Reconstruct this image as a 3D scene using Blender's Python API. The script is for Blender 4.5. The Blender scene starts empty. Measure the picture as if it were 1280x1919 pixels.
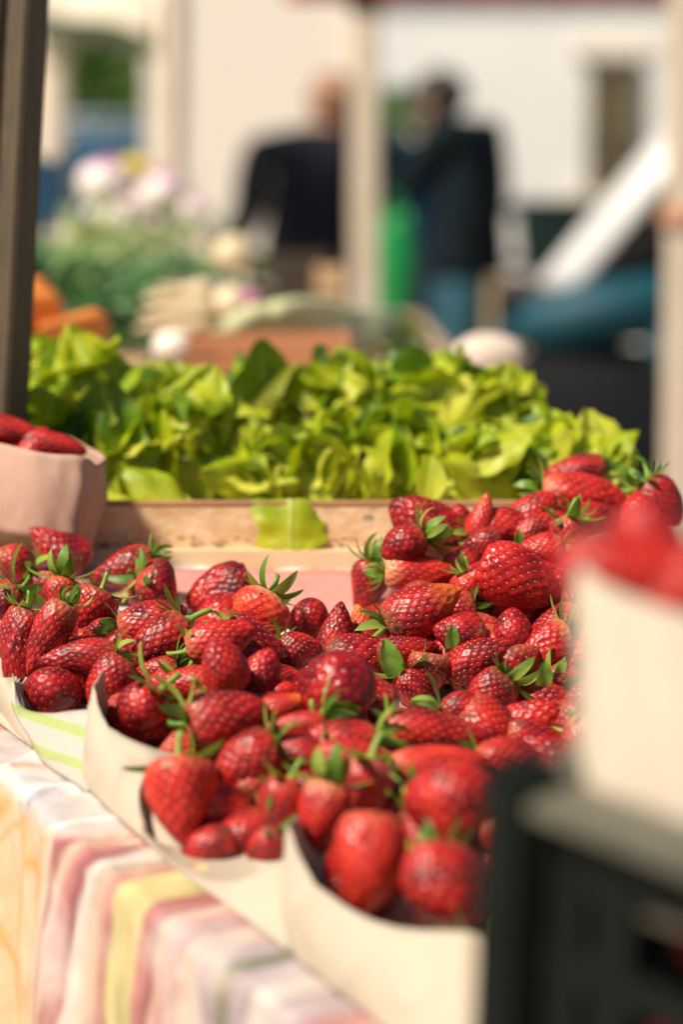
import bpy, bmesh, math, random
from mathutils import Vector, Matrix, noise as mnoise
import numpy as np
random.seed(7)
scene = bpy.context.scene
COL = scene.collection
R = math.radians

# ------------------------------------------------------------------ camera
F = 4533.0            # focal length in photograph pixels (85 mm on a 24 mm wide frame)
S = F / 3300.0        # focus distance in metres
PITCH = math.atan((960 - 430) / F)
CAM = Vector((0, 0, 1.18))
cd = bpy.data.cameras.new('camera'); cam = bpy.data.objects.new('camera', cd); COL.objects.link(cam)
cam.location = CAM; cam.rotation_euler = (R(90) - PITCH, 0, 0)
cd.sensor_fit = 'HORIZONTAL'; cd.sensor_width = 24; cd.lens = 85
cd.clip_start = 0.05; cd.clip_end = 500
cd.dof.use_dof = True; cd.dof.focus_distance = S * 1.0; cd.dof.aperture_fstop = 3.5
scene.camera = cam
FWD = Vector((0, math.cos(PITCH), -math.sin(PITCH))); RT = Vector((1, 0, 0)); UP = RT.cross(FWD)

# ------------------------------------------------------------------ world, sun, exposure
w = bpy.data.worlds.new('World'); scene.world = w; w.use_nodes = True
nt = w.node_tree; bg = nt.nodes['Background']
sky = nt.nodes.new('ShaderNodeTexSky'); sky.sky_type = 'NISHITA'; sky.sun_disc = False
SUN_EL = R(50); SUN_DIR = Vector((-0.72, -0.50, 0)).normalized() * math.cos(SUN_EL) + Vector((0, 0, math.sin(SUN_EL)))
sky.sun_elevation = SUN_EL; sky.sun_rotation = math.atan2(SUN_DIR.x, SUN_DIR.y)
nt.links.new(sky.outputs[0], bg.inputs[0]); bg.inputs[1].default_value = 0.05
sl = bpy.data.lights.new('sun', 'SUN'); sl.energy = 5.0; sl.angle = R(9); sl.color = (1, 0.88, 0.72)
so = bpy.data.objects.new('sun', sl); COL.objects.link(so)
so.rotation_euler = (-SUN_DIR).to_track_quat('-Z', 'Y').to_euler()
vs = scene.view_settings; vs.view_transform = 'Standard'; vs.look = 'None'; vs.exposure = 0.36; vs.gamma = 1

# ------------------------------------------------------------------ helpers
def W(px, py, r):
    """world point seen at photograph pixel (px,py) at r times the focus distance"""
    return CAM + (FWD + RT * ((px - 640) / F) - UP * ((py - 960) / F)) * (r * S)
def PX(n, r): return n * r / 3300.0          # n pixels at depth r, in metres
_a, _b, _c = W(0, 1340, .97), W(700, 1919, .74), W(600, 1110, 1.12)
TN = (_b - _a).cross(_c - _a).normalized()
if TN.z < 0: TN = -TN
def on_table(px, py, lift=0.0):
    d = FWD + RT * ((px - 640) / F) - UP * ((py - 960) / F)
    t = ((_a + TN * lift) - CAM).dot(TN) / d.dot(TN)
    return CAM + d * t
def table_z(x, y): return _a.z - (TN.x * (x - _a.x) + TN.y * (y - _a.y)) / TN.z

def newmat(name, base=(.5, .5, .5), rough=.6, metal=0, spec=.5):
    m = bpy.data.materials.new(name); m.use_nodes = True
    b = m.node_tree.nodes['Principled BSDF']
    b.inputs['Base Color'].default_value = (*base, 1); b.inputs['Roughness'].default_value = rough
    b.inputs['Metallic'].default_value = metal; b.inputs['Specular IOR Level'].default_value = spec
    return m, m.node_tree, b
def N(nt, t, **kw):
    n = nt.nodes.new(t)
    for k, v in kw.items():
        if k in ('i',):
            for kk, vv in v.items(): n.inputs[kk].default_value = vv
        else: setattr(n, k, v)
    return n
def ramp(nt, fac, stops, interp='LINEAR'):
    r = nt.nodes.new('ShaderNodeValToRGB'); r.color_ramp.interpolation = interp
    while len(r.color_ramp.elements) < len(stops): r.color_ramp.elements.new(.5)
    for e, (p, c) in zip(r.color_ramp.elements, stops): e.position = p; e.color = (*c, 1)
    nt.links.new(fac, r.inputs[0]); return r.outputs[0]
def noisy(name, c1, c2, scale=20, rough=.6, bump=.2, bscale=None, metal=0, detail=5, stretch=None, spec=.5):
    m, nt, b = newmat(name, c1, rough, metal, spec)
    tc = N(nt, 'ShaderNodeTexCoord'); src = tc.outputs['Object']
    if stretch:
        mp = N(nt, 'ShaderNodeMapping'); mp.inputs['Scale'].default_value = stretch
        nt.links.new(src, mp.inputs[0]); src = mp.outputs[0]
    n = N(nt, 'ShaderNodeTexNoise', i={'Scale': scale, 'Detail': detail, 'Roughness': .6}); nt.links.new(src, n.inputs[0])
    nt.links.new(ramp(nt, n.outputs['Fac'], [(.3, c1), (.7, c2)]), b.inputs['Base Color'])
    if bump:
        n2 = N(nt, 'ShaderNodeTexNoise', i={'Scale': bscale or scale * 3, 'Detail': 4}); nt.links.new(src, n2.inputs[0])
        bp = N(nt, 'ShaderNodeBump', i={'Strength': bump, 'Distance': .002}); nt.links.new(n2.outputs['Fac'], bp.inputs['Height'])
        nt.links.new(bp.outputs[0], b.inputs['Normal'])
    return m

def tag(o, label=None, cat=None, group=None, kind=None):
    if label: o['label'] = label
    if cat: o['category'] = cat
    if group: o['group'] = group
    if kind: o['kind'] = kind
    return o
def empty(name, loc=(0, 0, 0), rz=0, label=None, cat=None, group=None):
    o = bpy.data.objects.new(name, None); COL.objects.link(o); o.location = loc; o.rotation_euler = (0, 0, rz)
    o.empty_display_size = .05
    return tag(o, label, cat, group)
def link(name, me, mat=None, parent=None, smooth=True):
    o = bpy.data.objects.new(name, me); COL.objects.link(o)
    if mat is not None:
        for m in (mat if isinstance(mat, (list, tuple)) else [mat]): me.materials.append(m)
    if smooth:
        me.polygons.foreach_set('use_smooth', [True] * len(me.polygons))
    if parent: o.parent = parent
    return o
def bmobj(name, bm, mat, parent=None, smooth=False):
    me = bpy.data.meshes.new(name); bmesh.ops.recalc_face_normals(bm, faces=bm.faces); bm.to_mesh(me); bm.free()
    return link(name, me, mat, parent, smooth)
def box(bm, c, s, rot=None, bev=0.0):
    t = bmesh.new(); bmesh.ops.create_cube(t, size=1)
    for v in t.verts: v.co = Vector((v.co.x * s[0], v.co.y * s[1], v.co.z * s[2]))
    if bev: bmesh.ops.bevel(t, geom=t.edges[:], offset=bev, segments=2, affect='EDGES')
    M = Matrix.Translation(c) @ (rot.to_4x4() if rot else Matrix())
    bmesh.ops.transform(t, matrix=M, verts=t.verts); _merge(bm, t)
def _merge(bm, t):
    me = bpy.data.meshes.new('tmp'); t.to_mesh(me); t.free(); bm.from_mesh(me); bpy.data.meshes.remove(me)
def ball(bm, c, s, rot=None, u=16, v=10):
    t = bmesh.new(); bmesh.ops.create_uvsphere(t, u_segments=u, v_segments=v, radius=1)
    M = Matrix.Translation(c) @ (rot.to_4x4() if rot else Matrix()) @ Matrix.Diagonal((*s, 1))
    bmesh.ops.transform(t, matrix=M, verts=t.verts); _merge(bm, t)
def tube(bm, pts, rad, seg=10, cap=True):
    pts = [Vector(p) for p in pts]; n = len(pts)
    rads = rad if isinstance(rad, (list, tuple)) else [rad] * n
    rings = []; prev = None
    for i, p in enumerate(pts):
        d = (pts[min(i + 1, n - 1)] - pts[max(i - 1, 0)]).normalized()
        ref = prev if prev is not None else (Vector((0, 0, 1)) if abs(d.z) < .9 else Vector((1, 0, 0)))
        a = (ref - d * ref.dot(d)).normalized(); b = d.cross(a); prev = a
        rings.append([bm.verts.new(p + (a * math.cos(t) + b * math.sin(t)) * rads[i]) for t in [2 * math.pi * k / seg for k in range(seg)]])
    for i in range(n - 1):
        for k in range(seg):
            bm.faces.new((rings[i][k], rings[i][(k + 1) % seg], rings[i + 1][(k + 1) % seg], rings[i + 1][k]))
    if cap: bm.faces.new(rings[0][::-1]); bm.faces.new(rings[-1])
def torus(bm, c, Rr, r, axis='Y', seg=28, s2=10):
    rings = []
    for i in range(seg):
        a = 2 * math.pi * i / seg; ring = []
        for j in range(s2):
            b = 2 * math.pi * j / s2; q = Rr + r * math.cos(b)
            p = Vector((q * math.cos(a), r * math.sin(b), q * math.sin(a)))
            ring.append(bm.verts.new(Vector(c) + p))
        rings.append(ring)
    for i in range(seg):
        for j in range(s2):
            bm.faces.new((rings[i][j], rings[(i + 1) % seg][j], rings[(i + 1) % seg][(j + 1) % s2], rings[i][(j + 1) % s2]))
def catmull(pts, n):
    pts = [Vector(p) for p in pts]; out = []; m = len(pts) - 1
    for k in range(n):
        t = k / (n - 1) * m; i = min(int(t), m - 1); f = t - i
        p0, p1, p2, p3 = pts[max(i - 1, 0)], pts[i], pts[i + 1], pts[min(i + 2, m)]
        out.append(.5 * ((2 * p1) + (p2 - p0) * f + (2 * p0 - 5 * p1 + 4 * p2 - p3) * f * f + (3 * p1 - p0 - 3 * p2 + p3) * f ** 3))
    return out

# ------------------------------------------------------------------ materials
def mat_berry():
    m, nt, b = newmat('strawberry_skin', (.5, .02, .02), .33)
    tc = N(nt, 'ShaderNodeTexCoord'); oi = N(nt, 'ShaderNodeObjectInfo')
    add = N(nt, 'ShaderNodeVectorMath', operation='ADD')
    nt.links.new(tc.outputs['Object'], add.inputs[0])
    sc = N(nt, 'ShaderNodeMath', operation='MULTIPLY', i={1: 37.0}); nt.links.new(oi.outputs['Random'], sc.inputs[0])
    nt.links.new(sc.outputs[0], add.inputs[1])
    n = N(nt, 'ShaderNodeTexNoise', i={'Scale': 2.6, 'Detail': 5, 'Roughness': .62}); nt.links.new(add.outputs[0], n.inputs[0])
    # brightness chosen per berry
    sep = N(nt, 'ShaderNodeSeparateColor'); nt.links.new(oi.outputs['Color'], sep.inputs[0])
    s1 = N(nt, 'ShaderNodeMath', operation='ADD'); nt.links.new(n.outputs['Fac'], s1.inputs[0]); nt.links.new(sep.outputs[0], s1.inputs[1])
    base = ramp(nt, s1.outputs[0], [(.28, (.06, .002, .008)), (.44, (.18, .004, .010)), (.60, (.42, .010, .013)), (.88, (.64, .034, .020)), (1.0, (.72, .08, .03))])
    # paler shoulder towards the calyx, orange where unripe
    xyz = N(nt, 'ShaderNodeSeparateXYZ'); nt.links.new(tc.outputs['Object'], xyz.inputs[0])
    nz = N(nt, 'ShaderNodeMath', operation='MULTIPLY_ADD', i={1: .28, 2: -.14}); nt.links.new(n.outputs['Fac'], nz.inputs[0])
    zz = N(nt, 'ShaderNodeMath', operation='ADD'); nt.links.new(xyz.outputs[2], zz.inputs[0]); nt.links.new(nz.outputs[0], zz.inputs[1])
    mr = N(nt, 'ShaderNodeMapRange', i={'From Min': -.22, 'From Max': -.50, 'To Min': 0., 'To Max': 1.}); nt.links.new(zz.outputs[0], mr.inputs[0])
    mu = N(nt, 'ShaderNodeMath', operation='MULTIPLY'); nt.links.new(mr.outputs[0], mu.inputs[0]); nt.links.new(sep.outputs[1], mu.inputs[1])
    mx = N(nt, 'ShaderNodeMix', data_type='RGBA'); nt.links.new(mu.outputs[0], mx.inputs[0]); nt.links.new(base, mx.inputs[6]); mx.inputs[7].default_value = (.85, .42, .20, 1)
    mr2 = N(nt, 'ShaderNodeMapRange', i={'From Min': .12, 'From Max': .50, 'To Min': 0., 'To Max': 1.}); nt.links.new(zz.outputs[0], mr2.inputs[0])
    mu2 = N(nt, 'ShaderNodeMath', operation='MULTIPLY'); nt.links.new(mr2.outputs[0], mu2.inputs[0]); nt.links.new(sep.outputs[2], mu2.inputs[1])
    mx2 = N(nt, 'ShaderNodeMix', data_type='RGBA'); nt.links.new(mu2.outputs[0], mx2.inputs[0]); nt.links.new(mx.outputs[2], mx2.inputs[6]); mx2.inputs[7].default_value = (.82, .20, .03, 1)
    # bruises and dust
    n3 = N(nt, 'ShaderNodeTexNoise', i={'Scale': 4.5, 'Detail': 2}); nt.links.new(add.outputs[0], n3.inputs[0])
    fr = ramp(nt, n3.outputs['Fac'], [(.60, (0, 0, 0)), (.80, (.5, .5, .5))])
    mx3 = N(nt, 'ShaderNodeMix', data_type='RGBA'); nt.links.new(fr, mx3.inputs[0]); nt.links.new(mx2.outputs[2], mx3.inputs[6]); mx3.inputs[7].default_value = (.22, .006, .018, 1)
    nt.links.new(mx3.outputs[2], b.inputs['Base Color'])
    rr = N(nt, 'ShaderNodeMapRange', i={'From Min': .3, 'From Max': .7, 'To Min': .29, 'To Max': .48}); nt.links.new(n3.outputs['Fac'], rr.inputs[0])
    nt.links.new(rr.outputs[0], b.inputs['Roughness'])
    n2 = N(nt, 'ShaderNodeTexNoise', i={'Scale': 30., 'Detail': 3}); nt.links.new(add.outputs[0], n2.inputs[0])
    bp = N(nt, 'ShaderNodeBump', i={'Strength': .04, 'Distance': .01}); nt.links.new(n2.outputs['Fac'], bp.inputs['Height']); nt.links.new(bp.outputs[0], b.inputs['Normal'])
    b.inputs['Specular IOR Level'].default_value = .42; b.inputs['Subsurface Weight'].default_value = .12; b.inputs['Subsurface Radius'].default_value = (1, .2, .1); b.inputs['Subsurface Scale'].default_value = .004
    b.inputs['Coat Weight'].default_value = .0; b.inputs['Coat Roughness'].default_value = .2
    return m
M = {}
M['berry'] = mat_berry()
M['seed'] = noisy('strawberry_seed', (.42, .10, .02), (.74, .42, .10), 5, .35, 0)
def leafmat(name, cols, trans=(.5, .8, .05), tw=.35, scale=30, rough=.45, vein=None):
    m, nt, b = newmat(name, cols[0], rough)
    tc = N(nt, 'ShaderNodeTexCoord'); g = N(nt, 'ShaderNodeNewGeometry')
    n = N(nt, 'ShaderNodeTexNoise', i={'Scale': scale, 'Detail': 4}); nt.links.new(tc.outputs['Object'], n.inputs[0])
    ad = N(nt, 'ShaderNodeMath', operation='MULTIPLY_ADD', i={1: .65, 2: -.325}); nt.links.new(g.outputs['Random Per Island'], ad.inputs[0])
    a2 = N(nt, 'ShaderNodeMath', operation='ADD'); nt.links.new(n.outputs['Fac'], a2.inputs[0]); nt.links.new(ad.outputs[0], a2.inputs[1])
    k = len(cols); c = ramp(nt, a2.outputs[0], [(.2 + .6 * i / (k - 1), cc) for i, cc in enumerate(cols)])
    if vein:
        uv = N(nt, 'ShaderNodeUVMap'); sx = N(nt, 'ShaderNodeSeparateXYZ'); nt.links.new(uv.outputs[0], sx.inputs[0])
        a = N(nt, 'ShaderNodeMath', operation='SUBTRACT', i={1: .5}); nt.links.new(sx.outputs[0], a.inputs[0])
        ab = N(nt, 'ShaderNodeMath', operation='ABSOLUTE'); nt.links.new(a.outputs[0], ab.inputs[0])
        rib = N(nt, 'ShaderNodeMapRange', i={'From Min': .045, 'From Max': .015}); nt.links.new(ab.outputs[0], rib.inputs[0])
        # side veins: v + |u| repeated
        sv = N(nt, 'ShaderNodeMath', operation='MULTIPLY_ADD', i={1: -.9}); nt.links.new(ab.outputs[0], sv.inputs[0]); nt.links.new(sx.outputs[1], sv.inputs[2])
        fr = N(nt, 'ShaderNodeMath', operation='MULTIPLY', i={1: 44.}); nt.links.new(sv.outputs[0], fr.inputs[0])
        sn = N(nt, 'ShaderNodeMath', operation='SINE'); nt.links.new(fr.outputs[0], sn.inputs[0])
        s3 = N(nt, 'ShaderNodeMapRange', i={'From Min': .9, 'From Max': 1., 'To Max': .22}); nt.links.new(sn.outputs[0], s3.inputs[0])
        mxx = N(nt, 'ShaderNodeMath', operation='MAXIMUM'); nt.links.new(rib.outputs[0], mxx.inputs[0]); nt.links.new(s3.outputs[0], mxx.inputs[1])
        mx = N(nt, 'ShaderNodeMix', data_type='RGBA'); nt.links.new(mxx.outputs[0], mx.inputs[0]); nt.links.new(c, mx.inputs[6]); mx.inputs[7].default_value = (*vein, 1)
        c = mx.outputs[2]
        bp = N(nt, 'ShaderNodeBump', i={'Strength': .5, 'Distance': .001}); nt.links.new(mxx.outputs[0], bp.inputs['Height']); nt.links.new(bp.outputs[0], b.inputs['Normal'])
    nt.links.new(c, b.inputs['Base Color'])
    tr = N(nt, 'ShaderNodeBsdfTranslucent'); tm = N(nt, 'ShaderNodeMix', data_type='RGBA', blend_type='MIX')
    tm.inputs[0].default_value = .5; nt.links.new(c, tm.inputs[6]); tm.inputs[7].default_value = (*trans, 1); nt.links.new(tm.outputs[2], tr.inputs[0])
    ms = N(nt, 'ShaderNodeMixShader'); ms.inputs[0].default_value = tw
    out = nt.nodes['Material Output']; nt.links.new(b.outputs[0], ms.inputs[1]); nt.links.new(tr.outputs[0], ms.inputs[2]); nt.links.new(ms.outputs[0], out.inputs[0])
    return m
M['calyx'] = leafmat('calyx_green', [(.035, .11, .012), (.13, .28, .025), (.36, .50, .09)], (.40, .6, .05), .28, 90)
M['lettuce'] = leafmat('lettuce_green', [(.06, .17, .004), (.27, .40, .005), (.52, .58, .012), (.72, .72, .08)], (.48, .58, .01), .36, 14, .46, vein=(.52, .64, .10))
M['paper'] = noisy('cream_paper', (.47, .40, .305), (.53, .455, .355), 14, .8, .25, 60)
def stain(m):
    nt = m.node_tree; b = nt.nodes['Principled BSDF']; old = b.inputs['Base Color'].links[0].from_socket
    tc = N(nt, 'ShaderNodeTexCoord'); n = N(nt, 'ShaderNodeTexNoise', i={'Scale': 24., 'Detail': 3, 'Distortion': .6}); nt.links.new(tc.outputs['Object'], n.inputs[0])
    f = ramp(nt, n.outputs['Fac'], [(.66, (0, 0, 0)), (.70, (.35, .35, .35)), (.78, (.5, .5, .5))])
    mx = N(nt, 'ShaderNodeMix', data_type='RGBA'); nt.links.new(f, mx.inputs[0]); nt.links.new(old, mx.inputs[6]); mx.inputs[7].default_value = (.50, .24, .20, 1); nt.links.new(mx.outputs[2], b.inputs['Base Color'])
stain(M['paper'])
M['brownpaper'] = noisy('pink_brown_paper', (.40, .24, .17), (.50, .32, .24), 10, .8, .3, 50)

# ------------------------------------------------------------------ ground
gb = bmesh.new(); bmesh.ops.create_grid(gb, x_segments=2, y_segments=2, size=150)
M['ground'] = noisy('pale_paving', (.30, .26, .21), (.42, .37, .30), 1.2, .9, .3, 30)
tag(bmobj('ground', gb, M['ground']), kind='structure')

# ------------------------------------------------------------------ stall table with printed cloth
def mat_cloth():
    m, nt, b = newmat('printed_oilcloth', (.7, .6, .5), .22)
    uv = N(nt, 'ShaderNodeUVMap'); sx = N(nt, 'ShaderNodeSeparateXYZ')
    # warp
    n = N(nt, 'ShaderNodeTexNoise', i={'Scale': 5., 'Detail': 3}); nt.links.new(uv.outputs[0], n.inputs[0])
    wv = N(nt, 'ShaderNodeMix', data_type='RGBA', blend_type='LINEAR_LIGHT'); wv.inputs[0].default_value = .036
    nt.links.new(uv.outputs[0], wv.inputs[6]); nt.links.new(n.outputs['Color'], wv.inputs[7])
    nt.links.new(wv.outputs[2], sx.inputs[0])
    # stripes across the edge (constant u)
    ur = N(nt, 'ShaderNodeMapRange', i={'From Min': 0., 'From Max': .34}); nt.links.new(sx.outputs[0], ur.inputs[0])
    pp = N(nt, 'ShaderNodeMath', operation='PINGPONG', i={1: 1.}); nt.links.new(ur.outputs[0], pp.inputs[0]); ur.clamp = False
    mauve, rose, cream, yel, white, lav, olive = (.30, .10, .11), (.46, .21, .19), (.50, .39, .30), (.52, .46, .22), (.56, .51, .48), (.36, .30, .34), (.14, .16, .09)
    st = ramp(nt, pp.outputs[0], [(0, cream), (.045, white), (.055, rose), (.085, mauve), (.10, cream), (.115, rose), (.15, mauve), (.165, white), (.20, cream), (.235, rose), (.245, yel), (.31, yel), (.32, rose), (.365, mauve),
                                  (.375, cream), (.395, rose), (.44, mauve), (.46, cream), (.52, lav), (.545, olive), (.57, lav), (.62, white), (.70, lav), (.76, rose), (.80, cream), (.86, lav), (.93, white), (1., rose)])
    # brush streaks running with the stripes
    sm = N(nt, 'ShaderNodeMapping'); sm.inputs['Scale'].default_value = (60, 6, 1); nt.links.new(wv.outputs[2], sm.inputs[0])
    sn_ = N(nt, 'ShaderNodeTexNoise', i={'Scale': 1.6, 'Detail': 6, 'Roughness': .7}); nt.links.new(sm.outputs[0], sn_.inputs[0])
    sk = ramp(nt, sn_.outputs['Fac'], [(.34, (.55, .42, .44)), (.45, (.95, .90, .88)), (.56, (1.15, 1.12, 1.08)), (.66, (1.3, 1.35, 1.35))])
    sx2 = N(nt, 'ShaderNodeMix', data_type='RGBA', blend_type='MULTIPLY'); sx2.inputs[0].default_value = .8; nt.links.new(st, sx2.inputs[6]); nt.links.new(sk, sx2.inputs[7]); st = sx2.outputs[2]
    # leafy swirls
    mp = N(nt, 'ShaderNodeMapping'); mp.inputs['Scale'].default_value = (1.0, .45, 1); mp.inputs['Rotation'].default_value = (0, 0, .5); nt.links.new(wv.outputs[2], mp.inputs[0])
    vo = N(nt, 'ShaderNodeTexVoronoi', feature='SMOOTH_F1', i={'Scale': 26.}); nt.links.new(mp.outputs[0], vo.inputs[0])
    vd = N(nt, 'ShaderNodeTexVoronoi', feature='DISTANCE_TO_EDGE', i={'Scale': 26.}); nt.links.new(mp.outputs[0], vd.inputs[0])
    hue = N(nt, 'ShaderNodeTexNoise', i={'Scale': 7., 'Detail': 5, 'Distortion': 1.5}); nt.links.new(uv.outputs[0], hue.inputs[0])
    fl = ramp(nt, hue.outputs['Fac'], [(.30, (.10, .12, .14)), (.36, (.30, .28, .33)), (.43, (.52, .48, .49)), (.50, (.62, .50, .42)), (.56, (.58, .20, .10)), (.60, (.62, .53, .48)), (.68, (.32, .17, .26)), (.76, (.32, .34, .22))])
    edge = ramp(nt, vd.outputs['Distance'], [(0.0, (1, 1, 1)), (.05, (.25, .25, .25)), (.10, (0, 0, 0))])
    fx = N(nt, 'ShaderNodeMix', data_type='RGBA'); nt.links.new(edge, fx.inputs[0]); nt.links.new(fl, fx.inputs[6]); fx.inputs[7].default_value = (.82, .78, .74, 1)
    peach = ramp(nt, hue.outputs['Fac'], [(.3, (.66, .32, .14)), (.5, (.68, .46, .28)), (.66, (.70, .56, .42))])
    px = N(nt, 'ShaderNodeMix', data_type='RGBA'); nt.links.new(edge, px.inputs[0]); nt.links.new(peach, px.inputs[6]); px.inputs[7].default_value = (.82, .34, .12, 1)
    # masks: v>0 is the top of the table, v<0 the hanging side; far end is floral, near end striped
    top = N(nt, 'ShaderNodeMapRange', i={'From Min': -.012, 'From Max': .004}); nt.links.new(sx.outputs[1], top.inputs[0])
    far = N(nt, 'ShaderNodeMapRange', i={'From Min': .022, 'From Max': .004}); fz = N(nt, 'ShaderNodeMath', operation='MULTIPLY_ADD', i={1: -1.6}); vm = N(nt, 'ShaderNodeMath', operation='MAXIMUM', i={1: 0.}); nt.links.new(sx.outputs[1], vm.inputs[0]); nt.links.new(vm.outputs[0], fz.inputs[0]); nt.links.new(sx.outputs[0], fz.inputs[2]); nt.links.new(fz.outputs[0], far.inputs[0])
    fp = N(nt, 'ShaderNodeMix', data_type='RGBA'); nt.links.new(top.outputs[0], fp.inputs[0]); nt.links.new(px.outputs[2], fp.inputs[6]); nt.links.new(fx.outputs[2], fp.inputs[7])
    al = N(nt, 'ShaderNodeMix', data_type='RGBA'); nt.links.new(far.outputs[0], al.inputs[0]); nt.links.new(st, al.inputs[6]); nt.links.new(fp.outputs[2], al.inputs[7])
    big = N(nt, 'ShaderNodeTexNoise', i={'Scale': 11., 'Detail': 4, 'Distortion': .8}); nt.links.new(uv.outputs[0], big.inputs[0])
    bm_ = ramp(nt, big.outputs['Fac'], [(.50, (0, 0, 0)), (.66, (.55, .55, .55))]); ml = N(nt, 'ShaderNodeMix', data_type='RGBA'); nt.links.new(bm_, ml.inputs[0]); nt.links.new(al.outputs[2], ml.inputs[6])
    fl2 = ramp(nt, hue.outputs['Fac'], [(.32, (.30, .30, .24)), (.42, (.58, .52, .52)), (.50, (.72, .64, .55)), (.58, (.60, .36, .33)), (.66, (.74, .70, .66)), (.74, (.40, .28, .36))]); nt.links.new(fl2, ml.inputs[7]); al = ml
    # painterly variation
    n4 = N(nt, 'ShaderNodeTexNoise', i={'Scale': 40., 'Detail': 5}); nt.links.new(uv.outputs[0], n4.inputs[0])
    ov = N(nt, 'ShaderNodeMix', data_type='RGBA', blend_type='SOFT_LIGHT'); ov.inputs[0].default_value = .6
    nt.links.new(al.outputs[2], ov.inputs[6]); nt.links.new(n4.outputs['Fac'], ov.inputs[7])
    nt.links.new(ov.outputs[2], b.inputs['Base Color'])
    bp = N(nt, 'ShaderNodeBump', i={'Strength': .4, 'Distance': .003}); nt.links.new(n.outputs['Fac'], bp.inputs['Height']); nt.links.new(bp.outputs[0], b.inputs['Normal'])
    return m
M['cloth'] = mat_cloth()
foldpx = [(-90, 1345), (0, 1437), (85, 1530), (215, 1650), (450, 1835), (560, 1925)]
fold = [on_table(*p) for p in foldpx]
ed = (fold[-1] - fold[-2]).normalized()
fold = [fold[0] - ed * .3] + fold + [fold[-1] + ed * .12, fold[-1] + ed * .35]
INN = TN.cross(ed); INN = INN if INN.x > 0 else -INN      # inward on the table
OUT2 = Vector((-INN.x, -INN.y, 0)).normalized()
def build_cloth():
    nU = 260; c = catmull(fold, nU)
    lens = [0]
    for i in range(1, nU): lens.append(lens[-1] + (c[i] - c[i - 1]).length)
    u0 = min(range(nU), key=lambda i: (c[i] - fold[3]).length)
    prof = []   # (inward, down) pairs from the back of the table to the hem
    for b in [.52, .44, .35, .25, .18, .13, .10, .075, .055, .04, .028, .018, .010]: prof.append((b, 0, b))
    for a in range(0, 91, 18):
        prof.append((.006 * (1 - math.sin(R(a))) - 0.0, .006 * (1 - math.cos(R(a))), .008 - .016 * a / 90))
    for d in [.015, .03, .045, .06, .08, .10, .13, .16, .20, .25, .32, .40, .5, .62, .75]: prof.append((-.0, d + .004, -.01 - d))
    verts = []; uvs = []
    for i in range(nU):
        u = lens[i] - lens[u0]
        for (b, d, v) in prof:
            p = c[i] + INN * b - Vector((0, 0, 1)) * d
            wr = .0022 * mnoise.noise(Vector((u * 22, v * 14, 3))) + .0016 * mnoise.noise(Vector((u * 60, v * 40, 9))) + .0006 * mnoise.noise(Vector((u * 150, v * 110, 9)))
            if d == 0: p += TN * wr * min(1, max(0, 1.4 - b * 6))
            else:
                p += OUT2 * (wr * 1.5 + min(d, .3) * .10 * math.sin(u * 38 + 1.5 * math.sin(u * 9)) * .55 + d * .08)
            verts.append(p); uvs.append((u, v))
    m = len(prof); faces = [(i * m + j, (i + 1) * m + j, (i + 1) * m + j + 1, i * m + j + 1) for i in range(nU - 1) for j in range(m - 1)]
    me = bpy.data.meshes.new('tablecloth'); me.from_pydata(verts, [], faces)
    uvl = me.uv_layers.new(name='UVMap')
    for l in me.loops: uvl.data[l.index].uv = uvs[l.vertex_index]
    o = link('tablecloth', me, M['cloth'])
    md = o.modifiers.new('s', 'SOLIDIFY'); md.thickness = .0012; md.offset = -1
    tag(o, 'glossy printed tablecloth with pink, yellow and peach flowers hanging over the table edge', 'tablecloth')
build_cloth()
M['wood'] = noisy('table_wood', (.22, .13, .07), (.34, .21, .12), 8, .7, .3, stretch=(1, 8, 1))
def build_table():
    t = empty('display_table', (.2, 1.3, 0), 0, 'wooden market table tilted forward under the printed cloth', 'table')
    bm = bmesh.new()
    pts = [fold[0] + INN * .02, fold[-1] + INN * .02, fold[-1] + INN * .51, fold[0] + INN * .51]
    top = [bm.verts.new(p - TN * .006 - t.location) for p in pts]; bot = [bm.verts.new(p - TN * .03 - t.location) for p in pts]
    bm.faces.new(top); bm.faces.new(bot[::-1])
    for i in range(4): bm.faces.new((top[i], top[(i + 1) % 4], bot[(i + 1) % 4], bot[i]))
    bmobj('tabletop', bm, M['wood'], t)
    for p, q in zip(pts, (pts[2], pts[3], pts[0], pts[1])):
        c = p.lerp(q, .06); z = table_z(c.x, c.y) - .032
        bm = bmesh.new(); box(bm, Vector((c.x, c.y, z / 2)) - t.location, (.045, .045, z - .002)); bmobj('leg', bm, M['wood'], t)
build_table()

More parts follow.
